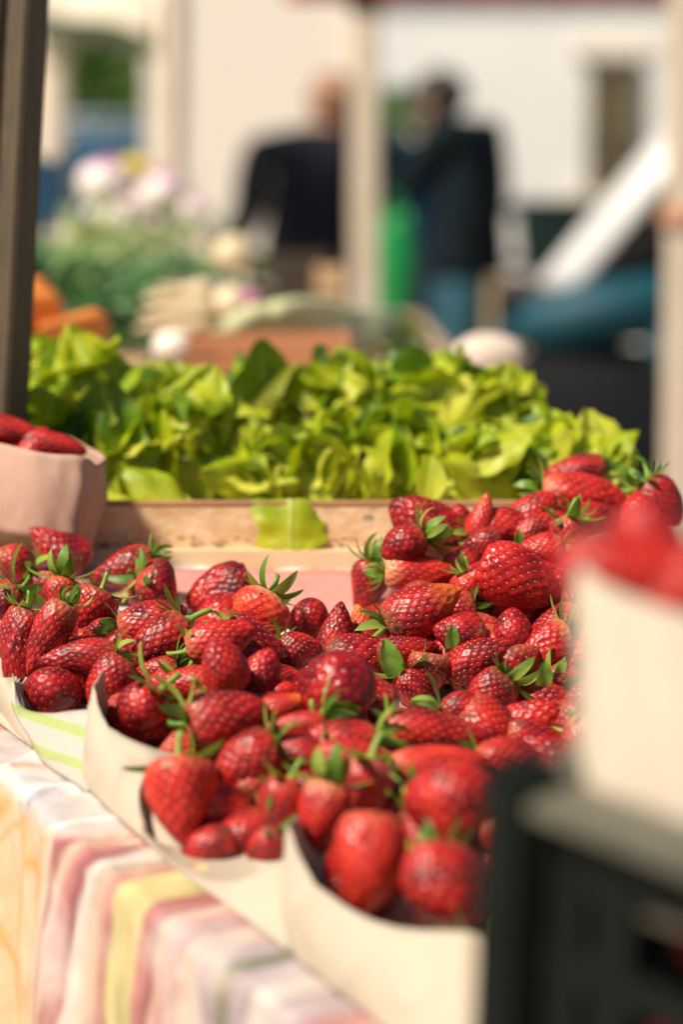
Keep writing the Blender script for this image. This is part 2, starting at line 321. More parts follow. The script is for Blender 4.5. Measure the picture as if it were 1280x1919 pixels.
# ------------------------------------------------------------------ strawberries: meshes
def prof_r(kind, t):
    """radius (max .5) at t: 0 = calyx end, 1 = tip"""
    if kind == 'cone':   k = math.sin(math.pi * t ** .58) ** .62 * (1 - .30 * t) * 1.10
    elif kind == 'long': k = math.sin(math.pi * t ** .66) ** .60 * (1 - .20 * t) * 1.06
    elif kind == 'round':k = math.sin(math.pi * t ** .82) ** .58 * 1.0
    elif kind == 'wedge':k = math.sin(math.pi * t ** .70) ** .48 * (1 - .12 * t) * 1.03
    else:                k = math.sin(math.pi * t ** .72) ** .52 * 1.0
    return .5 * min(k, 1.03)
def berry_mesh(kind, seed, nseed=150, lump=.06, groove=0, bend=0):
    rnd = random.Random(seed); NR, NS = 62, 84
    ga = math.pi * (3 - math.sqrt(5)); seeds = []
    tmp = [prof_r(kind, (i + .5) / 200) for i in range(200)]
    area = np.cumsum([r for r in tmp]); area = area / area[-1]
    off = Vector((seed * 3.1, seed * 1.7, 0))
    for i in range(nseed):
        f = (i + .5) / nseed; t = float(np.interp(f, area, [(k + .5) / 200 for k in range(200)]))
        if t < .05: continue
        seeds.append((min(.985, t + rnd.uniform(-.004, .004)), i * ga + rnd.uniform(-.05, .05)))
    def surf(t, a):
        r = prof_r(kind, t)
        x, y, z = r * math.cos(a), r * math.sin(a), t - .5
        q = Vector((x, y, z)) * 2.0 + off
        l = 1 + lump * 1.9 * mnoise.noise(q * .8) + lump * .25 * mnoise.noise(q * 2.3)
        if groove:
            g = mnoise.noise(Vector((x * 1.2, y * 5.5, z * 1.6)) + off); l -= groove * max(0, 1 - abs(g) * 5.5)
        if kind == 'wedge': y *= .80
        # sunken shoulder round the stalk
        if t < .06: z += .045 * (1 - t / .06) ** 1.2
        x *= l; y *= l
        x += bend * (t - .5) ** 2
        return Vector((x, y, z))
    sp = [surf(t, a) for t, a in seeds]; spn = np.array([list(p) for p in sp])
    verts = []; P = []
    for i in range(NR + 1):
        t = .5 - .5 * math.cos(math.pi * i / NR); t = .65 * t + .35 * (i / NR); t = min(max(t, .0008), .9992)
        for j in range(NS): P.append(surf(t, 2 * math.pi * j / NS))
    P = np.array([list(p) for p in P]); V = P.copy()
    ctr = np.array([0, 0, 0.]); rad = P * np.array([1, 1, .55]); rad /= (np.linalg.norm(rad, axis=1, keepdims=True) + 1e-9)
    d = np.full(len(P), 9.)
    for s in spn: d = np.minimum(d, np.linalg.norm((P - s) * np.array([1, 1, .85]), axis=1))
    sgm = .036
    dep = .028 * np.exp(-(d / sgm) ** 2) - .004 * np.exp(-((d - .068) / .022) ** 2)
    V = P - rad * dep[:, None]
    verts = V.tolist(); faces = []
    for i in range(NR):
        for j in range(NS):
            faces.append((i * NS + j, i * NS + (j + 1) % NS, (i + 1) * NS + (j + 1) % NS, (i + 1) * NS + j))
    faces.append(tuple(range(NS))[::-1]); faces.append(tuple(NR * NS + k for k in range(NS)))
    nb = len(faces); base = len(verts)
    for s, (t, a) in zip(spn, seeds):     # little pips in the dimples
        n = Vector(s * np.array([1, 1, .55])).normalized(); c = Vector(s) - n * .017
        e = surf(min(t + .02, .999), a) - Vector(s); e = (e - n * e.dot(n)).normalized() if e.length > 1e-6 else Vector((0, 0, 1)); g = n.cross(e)
        k0 = len(verts); ring = []
        L, Wd, H = rnd.uniform(.015, .021), rnd.uniform(.009, .012), .011
        verts.append(list(c + n * H))
        for kk in range(6):
            an = kk * math.pi / 3; verts.append(list(c + e * L * math.cos(an) + g * Wd * math.sin(an)))
        for kk in range(6): faces.append((k0, k0 + 1 + kk, k0 + 1 + (kk + 1) % 6))
    me = bpy.data.meshes.new('strawberry'); me.from_pydata(verts, [], faces)
    me.materials.append(M['berry']); me.materials.append(M['seed'])
    mi = np.zeros(len(me.polygons), int); mi[nb:] = 1; me.polygons.foreach_set('material_index', mi)
    me.polygons.foreach_set('use_smooth', [True] * len(me.polygons)); me.update()
    return me
BM = {
    'c': berry_mesh('cone', 1, 150, .07), 'C': berry_mesh('cone', 2, 190, .10, bend=.15),
    'l': berry_mesh('long', 3, 180, .06, bend=.18), 'L': berry_mesh('long', 4, 210, .10, bend=-.25),
    'r': berry_mesh('round', 5, 130, .06), 'R': berry_mesh('round', 6, 160, .11),
    'w': berry_mesh('wedge', 7, 170, .09), 'W': berry_mesh('wedge', 8, 200, .12, groove=.14),
    'b': berry_mesh('barrel', 9, 160, .09), 'B': berry_mesh('barrel', 10, 190, .13, bend=.12),
}
def calyx_mesh(seed, n=9, up=.3, lf=1.0):
    n += 2; rnd = random.Random(seed); verts = []; faces = []
    for k in range(n):
        a = 2 * math.pi * k / n + rnd.uniform(-.2, .2); L = rnd.uniform(.75, 1.2) * lf; wd = rnd.uniform(.085, .15) * lf
        u = up + rnd.uniform(-.5, .55); tw = rnd.uniform(-.5, .5)
        dr = Vector((math.cos(a), math.sin(a), 0)); sd = Vector((-math.sin(a), math.cos(a), 0)); p = Vector((0, 0, 0)); ang = -.15
        k0 = len(verts); SEG = 7
        for i in range(SEG + 1):
            f = i / SEG; hw = wd * (math.sin(math.pi * (f * .86 + .10)) ** .8) * (1 if f < .99 else .05)
            t = tw * f; s2 = sd * math.cos(t) + Vector((0, 0, 1)) * math.sin(t)
            nrm = dr.cross(s2)
            verts += [list(p - s2 * hw + nrm * hw * .35), list(p), list(p + s2 * hw + nrm * hw * .35)]
            ang += (u * 2.2) / SEG
            p = p + (dr * math.cos(ang) - Vector((0, 0, 1)) * math.sin(ang)) * (L / SEG)
        for i in range(SEG):
            q = k0 + i * 3
            faces += [(q, q + 1, q + 4, q + 3), (q + 1, q + 2, q + 5, q + 4)]
    # stalk
    k0 = len(verts); H = rnd.uniform(.35, .8)
    for i in range(5):
        for j in range(6):
            an = j * math.pi / 3; rr = .075 if i else .16
            verts.append([rr * math.cos(an) + .12 * (i / 4) ** 2, rr * math.sin(an), .02 - H * i / 4])
    for i in range(4):
        for j in range(6): faces.append((k0 + i * 6 + j, k0 + i * 6 + (j + 1) % 6, k0 + (i + 1) * 6 + (j + 1) % 6, k0 + (i + 1) * 6 + j))
    faces.append(tuple(k0 + 24 + j for j in range(6)))
    me = bpy.data.meshes.new('calyx'); me.from_pydata(verts, [], faces); me.materials.append(M['calyx'])
    me.polygons.foreach_set('use_smooth', [True] * len(me.polygons)); me.update(); return me
CM = [calyx_mesh(11, 9, .25), calyx_mesh(12, 10, .6, 1.0), calyx_mesh(13, 8, -.15, 1.1), calyx_mesh(14, 9, .9, .9), calyx_mesh(15, 7, .1, 1.25)]

# heap surface: depth ratio over the picture, from measured points of the photograph
CTRL = [(0, 1050, 1.08), (100, 1030, 1.10), (240, 1070, 1.09), (430, 1110, 1.075), (580, 1160, 1.05), (0, 1200, 1.0), (100, 1200, 1.0), (300, 1200, 1.0), (100, 1295, .965), (210, 1275, .965),
        (345, 1280, .95), (262, 1325, .925), (425, 1345, .90), (420, 1250, .94), (632, 1280, .925), (555, 1220, .99), (340, 1500, .855), (465, 1430, .875), (450, 1570, .845), (520, 1520, .85),
        (600, 1520, .84), (690, 1610, .79), (835, 1660, .762), (850, 1510, .80), (935, 1570, .79), (640, 1390, .885), (560, 1400, .88), (690, 1470, .84), (810, 1375, .90), (820, 1430, .87), (950, 1420, .88), (1100, 1400, .93), (1000, 1320, .985),
        (900, 1235, 1.0), (790, 1270, .99), (970, 1085, 1.03), (790, 1130, 1.03), (790, 1060, 1.06), (800, 980, 1.09), (690, 1100, 1.08), (632, 1180, 1.02), (1090, 930, 1.12), (1070, 880, 1.15), (1235, 935, 1.12),
        (980, 980, 1.09), (1040, 1220, 1.0), (1100, 1100, 1.03), (1160, 1250, .99), (900, 1800, .74)]
def ratio(px, py):
    s = ws = 0
    for x, y, r in CTRL:
        d2 = ((px - x) ** 2 + (1.35 * (py - y)) ** 2) + 60; k = d2 ** -1.6; s += k * r; ws += k
    return s / ws
berries = []
def axes(ang, tilt):
    a, t = R(ang), R(tilt); return (math.cos(t) * (math.cos(a) * RT + math.sin(a) * UP) - math.sin(t) * FWD).normalized()
def add_berry(pos, axis, L, Wd, var, cal, bright, pale, orange, label, group, roll=None):
    o = bpy.data.objects.new('strawberry', BM[var]); COL.objects.link(o)
    q = axis.to_track_quat('Z', 'Y'); roll = random.uniform(0, 6.28) if roll is None else roll
    o.rotation_mode = 'QUATERNION'; o.rotation_quaternion = q @ Matrix.Rotation(roll, 3, 'Z').to_quaternion()
    o.location = pos; o.scale = (Wd, Wd, L); o.color = (bright, pale, orange, 1)
    tag(o, label, 'strawberry', group)
    if cal:
        c = bpy.data.objects.new('calyx', CM[(cal - 1) % 5]); COL.objects.link(c); c.parent = o
        c.location = (0, 0, -.462); k = .0185 * (1.0 if cal < 10 else 1.3); c.scale = (k / Wd, k / Wd, k / L); c.rotation_euler = (0, 0, random.uniform(0, 6))
    berries.append((pos, (L + Wd) / 4)); return o
# px, py, length, width, tip angle, tilt to camera, mesh, calyx, depth nudge, brightness, pale shoulder, orange tip, what singles it out
B = [
 (25,1055,85,72,160,10,'r',0,0,.05,.2,.6,'round strawberry cut by the left edge, beside the foot of the brown paper bag'),
 (108,1030,132,92,142,8,'c',0,0,.02,.2,0,'pointed strawberry rising just below the brown paper bag'),
 (75,1092,95,62,185,0,'l',0,.01,.05,.3,0,'strawberry lying low under the pointed one, left of bright green calyx leaves'),
 (4,1128,90,75,215,0,'b',15,0,-.12,.3,0,'dark strawberry at the left edge with long spreading green sepals'),
 (232,1068,128,80,197,5,'l',2,0,.0,.2,0,'strawberry lying on top of the left heap with dark green calyx at its right end'),
 (288,1103,95,100,320,-25,'R',5,0,.0,.1,0,'round strawberry with a single leaf folded over its front'),
 (112,1120,85,66,262,10,'b',12,.0,.1,.3,0,'small strawberry with upright bright green calyx, in the left heap'),
 (170,1145,92,92,245,15,'c',3,0,.02,.2,0,'strawberry hanging tip down below dark calyx leaves in the left heap'),
 (32,1190,118,92,252,10,'w',0,0,-.02,.2,0,'broad pitted strawberry at the left edge in full focus'),
 (90,1195,158,80,242,8,'L',4,-.012,.03,.3,0,'long curved strawberry leaning to the lower left, in the left heap'),
 (148,1233,156,72,184,5,'l',0,-.012,.02,.2,0,'long strawberry lying level above the green striped bag'),
 (186,1184,66,50,200,0,'r',0,.015,-.12,0,0,'small purplish strawberry wedged between larger ones at left'),
 (284,1160,138,88,14,5,'w',2,0,.05,.3,0,'plump strawberry with small upright sepals on its left end'),
 (300,1203,142,92,217,10,'b',13,-.015,.02,.2,0,'large strawberry with its calyx at the upper right, in the middle of the left heap'),
 (412,1200,140,84,18,0,'b',3,0,.10,.3,0,'bright strawberry with green sepals at its left end, above the folded bag corner'),
 (100,1300,92,108,268,42,'r',4,0,.0,.1,0,'round strawberry in the green striped bag, tip towards the viewer'),
 (204,1277,112,86,232,10,'b',0,0,.0,.1,0,'strawberry tucked behind the tall corner of the white bag'),
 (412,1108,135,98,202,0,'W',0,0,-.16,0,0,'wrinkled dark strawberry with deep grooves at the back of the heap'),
 (484,1150,98,112,238,15,'R',11,-.01,.28,.9,0,'orange red strawberry with pale shoulders under a dark upright calyx'),
 (578,1162,84,80,200,10,'r',0,0,-.13,0,0,'small dark round strawberry at the back, left of the pointed one'),
 (632,1182,112,78,82,0,'c',0,0,-.02,.2,0,'pointed strawberry standing tip up between the two heaps'),
 (680,1180,98,60,105,0,'l',0,.01,.12,.2,1,'narrow strawberry with an orange tip, standing between the two heaps'),
 (470,1176,145,64,0,0,'l',0,.012,.08,.2,.5,'thin bright strawberry lying behind the front white bag'),
 (478,1203,135,92,338,0,'c',0,0,-.04,.1,0,'dark pointed strawberry with its tip to the right, mid heap'),
 (562,1217,86,70,0,10,'b',3,0,-.05,.2,0,'strawberry with pale green sepals on its left, mid heap'),
 (418,1250,115,108,112,20,'w',0,-.01,.10,.2,0,'broad blunt strawberry on top of the white bag, slightly out of focus'),
 (485,1268,115,84,65,5,'b',0,.0,.04,.1,0,'strawberry right of the blunt one, leaning against it'),
 (345,1282,118,74,183,0,'l',0,0,.10,.4,0,'pinkish strawberry lying flat inside the folded bag corner'),
 (292,1258,95,56,188,0,'l',0,.01,.02,.1,0,'slim strawberry just behind the tall bag corner'),
 (264,1326,104,98,222,15,'r',13,0,.03,.2,0,'round strawberry with big green calyx resting against the bag wall'),
 (425,1346,168,118,8,-5,'b',15,0,.0,.2,0,'large dark strawberry with large pale green sepals over its left side'),
 (532,1322,92,54,18,0,'l',0,0,.12,.2,1,'small strawberry with an orange tip pointing right'),
 (535,1268,74,50,0,0,'c',0,.01,.12,.1,0,'small bright strawberry in a gap left of the big round one'),
 (530,1298,62,46,10,0,'r',0,.01,.12,.1,0,'tiny bright strawberry at the foot of the big round one'),
 (632,1282,132,150,98,30,'r',1,-.005,-.06,.1,0,'big dark round strawberry in the centre of the heap'),
 (555,1357,118,52,184,0,'l',0,-.004,.08,.1,0,'thin strawberry lying in front of the big round one'),
 (340,1500,168,144,276,22,'c',13,0,.13,.3,0,'large bright strawberry hanging tip down inside the front white bag'),
 (465,1428,136,116,205,10,'b',12,0,.02,.1,0,'strawberry with dark calyx on its right, behind the large bright one'),
 (562,1402,118,84,165,0,'w',0,0,.03,.1,0,'strawberry right of the dark calyx, front heap'),
 (522,1522,146,98,250,10,'l',0,0,.07,.1,0,'strawberry leaning down into the notch between the two front bags'),
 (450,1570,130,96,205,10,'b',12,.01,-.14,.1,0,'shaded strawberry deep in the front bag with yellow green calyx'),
 (605,1525,136,104,258,5,'b',0,0,.08,.6,0,'strawberry with a pale orange shoulder above the bag notch'),
 (642,1382,136,94,172,5,'w',0,-.004,.06,.2,0,'strawberry in front of the big round one, front heap'),
 (655,1424,136,92,5,10,'b',0,-.004,.08,.3,0,'reddish orange strawberry below the ones in front of the big round one'),
 (690,1612,194,138,266,15,'b',0,-.004,.16,.2,0,'long smooth strawberry standing in the nearest white bag'),
 (838,1664,152,200,285,55,'w',12,0,.03,.5,0,'very broad strawberry at the bottom with pale green calyx on top'),
 (852,1512,160,168,270,45,'R',0,0,.06,.1,0,'big blurred round strawberry above the broad bottom one'),
 (680,1478,128,114,255,10,'b',13,.004,.0,.3,0,'strawberry under a bright yellow green calyx, front heap'),
 (815,1375,212,92,356,0,'l',3,0,.04,.1,0,'very long strawberry lying level across the front heap'),
 (822,1432,196,84,4,0,'L',0,0,.10,.3,0,'long orange red strawberry just below the very long level one'),
 (950,1424,124,90,6,0,'b',0,0,.07,.2,0,'strawberry beside the top corner of the black crate'),
 (934,1570,88,72,300,10,'r',0,.0,.14,.5,0,'small pale strawberry touching the side of the black crate'),
 (392,1588,112,84,195,0,'b',0,0,-.02,.1,0,'strawberry pressed against the inner wall of the bag below the large bright one'),
 (500,1592,104,80,240,0,'b',0,0,.0,.1,0,'strawberry filling the low notch of the bag rim'),
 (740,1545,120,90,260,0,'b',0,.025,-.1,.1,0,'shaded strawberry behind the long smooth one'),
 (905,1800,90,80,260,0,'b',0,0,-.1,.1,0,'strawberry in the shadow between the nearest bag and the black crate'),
 (800,986,162,112,148,5,'w',0,0,-.02,.2,0,'large dark strawberry at the back left of the right heap'),
 (757,1021,94,78,208,5,'r',12,-.01,-.04,.2,0,'strawberry tucked under the large dark one, its calyx between them'),
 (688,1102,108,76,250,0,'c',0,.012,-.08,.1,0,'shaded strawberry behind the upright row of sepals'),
 (790,1074,152,78,356,0,'l',4,0,.14,1,0,'slim strawberry with a pale shoulder and a ruff of sepals on its left'),
 (792,1141,162,108,28,5,'l',11,-.014,-.02,.2,.7,'smooth dark strawberry with an orange tip pointing right'),
 (968,1087,168,124,338,0,'w',0,-.004,.10,.0,0,'largest glossy bright strawberry of the right heap, in sharp focus'),
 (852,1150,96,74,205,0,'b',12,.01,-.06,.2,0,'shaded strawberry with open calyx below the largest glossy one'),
 (862,1188,104,78,170,5,'R',0,-.004,.02,.7,0,'dull pinkish strawberry with a loose leaf on it'),
 (962,1185,94,80,92,0,'r',0,0,.02,.5,0,'dull orange strawberry dotted with black specks'),
 (897,1238,148,94,33,8,'L',3,-.008,-.0,.0,0,'strawberry with rows of yellow seeds and calyx at its lower left'),
 (800,1272,106,86,262,5,'c',0,0,.0,.3,0,'rough wet looking strawberry beside a big green leaf'),
 (762,1218,124,62,8,0,'l',0,.008,.02,.1,0,'flat lying strawberry behind the big green leaf'),
 (778,1292,84,78,300,15,'b',12,0,.02,.0,0,'strawberry with broad green leaves standing at its upper left'),
 (920,1302,104,88,222,5,'B',12,0,.0,.2,0,'knobbly strawberry with curled sepals at its right end'),
 (1018,1334,124,104,252,25,'R',12,0,.04,.1,0,'strawberry with green leaves on top, right of the curled sepals'),
 (1020,1220,134,98,216,8,'B',0,0,.06,.6,0,'pale pink pitted strawberry next to the blurred white bag'),
 (1040,1172,114,82,208,5,'w',0,.008,.02,.6,0,'strawberry above the pale pink pitted one'),
 (1060,1272,76,60,0,0,'b',3,0,.04,.3,0,'small strawberry peeping out below the pale pink pitted one'),
 (1092,1402,124,96,250,5,'b',0,-.01,.06,.7,0,'pale blurred strawberry below the white bag, behind the crate rim'),
 (1002,1382,114,66,350,0,'b',0,.005,.05,.2,0,'strawberry lying low behind the crate corner'),
 (868,1328,96,64,10,0,'r',12,.005,.0,.1,0,'half hidden strawberry with curled dark calyx above the very long one'),
 (866,1052,74,58,180,0,'r',0,.01,.05,.1,0,'small strawberry between the pale shouldered one and the glossy one'),
 (878,1102,64,74,270,0,'r',0,.01,.14,.2,0,'bright sliver of strawberry left of the largest glossy one'),
 (1014,1032,90,68,182,0,'b',4,0,.12,.5,0,'bright strawberry with a single green leaf on its left, above the glossy one'),
 (904,1022,84,62,200,0,'b',0,.004,.0,.1,0,'strawberry in the hollow above the glossy one'),
 (903,968,92,56,76,0,'c',0,0,.14,.1,.5,'narrow strawberry standing tip up at the back of the right heap'),
 (940,990,128,84,12,5,'b',0,0,.09,.2,0,'bright strawberry right of the tip up one'),
 (860,978,68,56,90,0,'r',0,.01,-.02,0,0,'small strawberry half hidden behind the large dark one'),
 (1000,962,108,76,42,5,'b',3,0,.1,.2,0,'bright strawberry with yellow green sepals at the back of the right heap'),
 (1012,990,114,64,30,0,'l',0,-.006,.04,.1,0,'slim red strawberry leaning up to the right'),
 (1092,932,168,92,355,5,'b',0,0,.11,.5,0,'large dull orange red strawberry near the top of the right heap'),
 (1078,884,124,82,188,0,'w',2,0,-.0,.1,0,'topmost strawberry of the right heap, dark red'),
 (1118,972,114,66,0,0,'b',12,-.004,.05,.2,0,'strawberry under the large dull orange one'),
 (1238,942,108,88,308,0,'b',12,0,-.05,.2,0,'dark strawberry at the right edge with a tall green calyx'),
 (1200,975,104,84,100,10,'r',0,-.005,.10,.4,0,'pinkish strawberry below the dark one at the right edge'),
 (1062,1012,94,74,262,5,'b',11,.0,.06,.3,0,'strawberry topped with two bright green upright sepals'),
 (1090,1075,120,90,200,5,'w',0,0,.12,.3,0,'strawberry right of the largest glossy one, veiled by the blurred bag'),
 (1105,1140,120,84,150,5,'b',0,0,.06,.2,0,'strawberry behind the left edge of the blurred bag, upper'),
 (1110,1215,120,90,220,5,'c',0,0,.04,.2,0,'strawberry behind the left edge of the blurred bag, middle'),
 (1120,1310,124,90,180,5,'b',0,0,.04,.2,0,'strawberry behind the left edge of the blurred bag, lower'),
]
for (px, py, L, Wd, an, ti, var, cal, nd, br, pa, og, lab) in B:
    r = ratio(px, py) + nd
    if cal == 0 and random.random() < .5: cal = random.choice((2, 3, 12, 1))
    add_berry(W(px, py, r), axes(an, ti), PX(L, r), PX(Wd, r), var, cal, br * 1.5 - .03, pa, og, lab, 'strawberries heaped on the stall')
# the layers under the visible ones
random.seed(21)
def inside(px, py):
    if py < 1080 and px < 640: return False
    poly = [(0, 1120), (240, 1130), (420, 1160), (600, 1210), (700, 1150), (760, 1060), (860, 1020), (1000, 980), (1200, 990), (1230, 1400), (1000, 1560), (930, 1650), (700, 1660), (600, 1580), (440, 1590), (310, 1500), (300, 1400), (200, 1330), (60, 1330), (0, 1260)]
    c = False
    for i in range(len(poly)):
        (x1, y1), (x2, y2) = poly[i], poly[i - 1]
        if (y1 > py) != (y2 > py) and px < (x2 - x1) * (py - y1) / (y2 - y1) + x1: c = not c
    return c
nfill = 0
used_ = set()
def hidden_label(q):
    for best in sorted(range(len(B)), key=lambda i: (berries[i][0] - q).length):
        t_ = _hl(q, best)
        if t_ not in used_: used_.add(t_); return t_
def _hl(q, best):
    side = q - berries[best][0]
    where = 'left of' if side.x < -.010 else 'right of' if side.x > .010 else 'behind' if side.y > .012 else 'below'
    words = ('mostly buried strawberry ' + where + ' the ' + B[best][12]).split(',')[0].split()
    return ' '.join(words[:16])
gy = 1000
while gy < 1680:
    r0 = ratio(600, gy); gx = -20 + (int(gy) // 7 % 2) * 45
    while gx < 1240:
        x, y = gx + random.uniform(-18, 18), gy + random.uniform(-12, 12)
        if inside(x, y):
            r = ratio(x, y); p = W(x, y, r) + FWD * .012 - TN * .016
            for dz in (0,):
                q = p - TN * dz; L = random.uniform(.036, .044); Wd = random.uniform(.028, .034)
                h = q.z - table_z(q.x, q.y)
                if h < .014: q += Vector((0, 0, .014 - h))
                near = [b for b in berries[:len(B)] if (b[0] - q).length < .014]
                if near: continue
                if [b for b in berries[len(B):] if (b[0] - q).length < .020]: continue
                add_berry(q, axes(random.uniform(0, 360), random.uniform(-30, 40)), L, Wd, random.choice('clrwbB'), 3 if random.random() < .15 else 0, random.uniform(-.1, .1), .2, 0,
                          hidden_label(q), 'strawberries buried in the heap'); nfill += 1
        gx += 78
    gy += 52
print('fillers', nfill, 'berries', len(berries))

# ------------------------------------------------------------------ paper bags
def grid_obj(name, rows, mat, parent=None, thick=.0006, closed=True, uv=False, bottom=False):
    n = len(rows[0]); verts = [v for r in rows for v in r]; faces = []
    for i in range(len(rows) - 1):
        for j in range(n if closed else n - 1):
            faces.append((i * n + j, i * n + (j + 1) % n, (i + 1) * n + (j + 1) % n, (i + 1) * n + j))
    if bottom: faces.append(tuple((len(rows) - 1) * n + j for j in range(n)))
    me = bpy.data.meshes.new(name); me.from_pydata([list(v) for v in verts], [], faces)
    if uv:
        ul = me.uv_layers.new(name='UVMap')
        for l in me.loops:
            i, j = divmod(l.vertex_index, n); ul.data[l.index].uv = (j / (n - 1), i / (len(rows) - 1))
    o = link(name, me, mat, parent)
    md = o.modifiers.new('s', 'SOLIDIFY'); md.thickness = thick; md.offset = 0
    return o
def bag(rim, base, back, label, mat, name='paper_bag', wr=.0012, seed=0, cat='paper bag', levels=14):
    """rim: visible rim points (world); base: matching foot points; back: rim points that close the loop inside the heap"""
    n1, n2 = 60, 40
    r = catmull(rim, n1); b = catmull(base, n1)
    bk = catmull([rim[-1]] + back + [rim[0]], n2 + 2)[1:-1]
    for i_, p_ in enumerate(bk):
        e_ = min(i_ + 1, n2 - i_) / n2; k_ = min(1, e_ * 9); p_.z = p_.z * (1 - k_) + (table_z(p_.x, p_.y) + .010) * k_ if name == 'paper_bag' and seed != 6 else p_.z
    cb = sum(base, Vector()) / len(base); cen = sum(back, Vector()) / len(back)
    bkb = [Vector((lambda q: (q.x, q.y, table_z(q.x, q.y) + .004))((p * .8 + cb * .2))) for p in bk]
    rr, bb = r + bk, b + bkb; rows = []
    for k in range(levels):
        f = k / (levels - 1); row = []
        for j, (p, q) in enumerate(zip(rr, bb)):
            v = p.lerp(q, f); nz = mnoise.noise(Vector((v.x * 40, v.y * 40, v.z * 25 + seed))) * wr + mnoise.noise(Vector((v.x * 120, v.y * 120, v.z * 60 + seed))) * wr * .3
            cr = abs(mnoise.noise(Vector((v.x * 28 + v.z * 14, v.y * 28, v.z * 9 + seed * 5)))); nz += .0016 * max(0, 1 - cr * 7); o = (v - (cen + cb) / 2); o.z = 0; o = o.normalized() if o.length > 0 else o
            row.append(v + o * (nz + .004 * math.sin(math.pi * f)))
        rows.append(row)
    o = grid_obj(name, rows, mat, bottom=True)
    return tag(o, label, cat)
def T(px, py): return on_table(px, py, .002)
ZB = .004
def stripes(c_paper, c_line):
    m = noisy('striped_paper', (.45, .41, .345), (.51, .465, .40), 14, .8, .25, 60); nt = m.node_tree; b = nt.nodes['Principled BSDF']
    g = N(nt, 'ShaderNodeNewGeometry'); s = N(nt, 'ShaderNodeSeparateXYZ'); nt.links.new(g.outputs['Position'], s.inputs[0])
    a = N(nt, 'ShaderNodeMath', operation='MULTIPLY_ADD', i={1: .10}); nt.links.new(s.outputs[0], a.inputs[0]); nt.links.new(s.outputs[2], a.inputs[2])
    mu = N(nt, 'ShaderNodeMath', operation='MULTIPLY', i={1: 1 / .0135}); nt.links.new(a.outputs[0], mu.inputs[0])
    fr = N(nt, 'ShaderNodeMath', operation='FRACT'); nt.links.new(mu.outputs[0], fr.inputs[0])
    lt = ramp(nt, fr.outputs[0], [(0, (1, 1, 1)), (.30, (1, 1, 1)), (.33, (0, 0, 0)), (.97, (0, 0, 0)), (1, (1, 1, 1))])
    old = b.inputs['Base Color'].links[0].from_socket
    mx = N(nt, 'ShaderNodeMix', data_type='RGBA'); nt.links.new(lt, mx.inputs[0]); nt.links.new(old, mx.inputs[6]); mx.inputs[7].default_value = (.36, .42, .15, 1)
    nt.links.new(mx.outputs[2], b.inputs['Base Color']); return m
M['striped'] = stripes(None, None)
bag([W(-60, 1230, .97), W(-20, 1262, .965), W(10, 1270, .96), W(30, 1268, .965)], [T(-60, 1290), T(-10, 1325), T(30, 1372), T(60, 1402)],
    [W(60, 1260, 1.03), W(0, 1230, 1.05), W(-70, 1225, 1.02)], 'plain white paper bag at the left edge, only its corner showing', M['paper'], seed=1)
bag([W(29, 1262, .958), W(34, 1300, .952), (W(50, 1328, .945)), W(90, 1336, .935), W(130, 1333, .93), W(172, 1330, .925)],
    [T(62, 1402), T(72, 1416), T(90, 1436), T(110, 1450), T(135, 1466), T(165, 1488)],
    [W(220, 1290, 1.0), W(140, 1250, 1.03), W(50, 1245, 1.0)], 'paper bag with pale green stripes, left of the large cream bag', M['striped'], seed=2)
bag([W(192, 1256, .925), W(178, 1285, .912), W(188, 1330, .903), W(222, 1372, .893), W(285, 1402, .885), W(350, 1418, .892), W(400, 1425, .905)],
    [T(157, 1478), T(180, 1499), T(215, 1530), T(255, 1562), T(290, 1580), T(330, 1592), T(380, 1596)],
    [W(470, 1380, .95), W(400, 1310, .98), W(260, 1262, .985)], 'large cream paper bag with a tall folded corner, second from the cloth edge', M['paper'], seed=3)
bag([W(300, 1418, .872), W(264, 1470, .862), W(272, 1535, .855), W(302, 1584, .848), W(352, 1622, .838), (W(430, 1650, .823)), W(500, 1626, .812), W(545, 1600, .803)],
    [T(275, 1578), T(290, 1592), T(320, 1616), T(360, 1646), T(400, 1676), T(450, 1714), T(500, 1752), T(545, 1786)],
    [W(640, 1540, .87), W(560, 1440, .93), W(400, 1400, .92)], 'cream paper bag holding the large bright tip down strawberry', M['paper'], seed=4)
bag([W(560, 1530, .83), W(544, 1550, .79), W(566, 1612, .780), W(612, 1672, .768), W(682, 1716, .754), W(765, 1740, .740), W(850, 1744, .727), W(898, 1752, .718), W(922, 1795, .716)],
    [T(540, 1782), T(548, 1788), T(575, 1810), T(620, 1846), T(690, 1902), T(770, 1968), T(850, 2034), T(900, 2075), T(925, 2095)],
    [W(960, 1700, .76), W(900, 1560, .83), W(700, 1480, .87)], 'nearest cream paper bag, its notched rim beside the black crate', M['paper'], seed=5, levels=18)

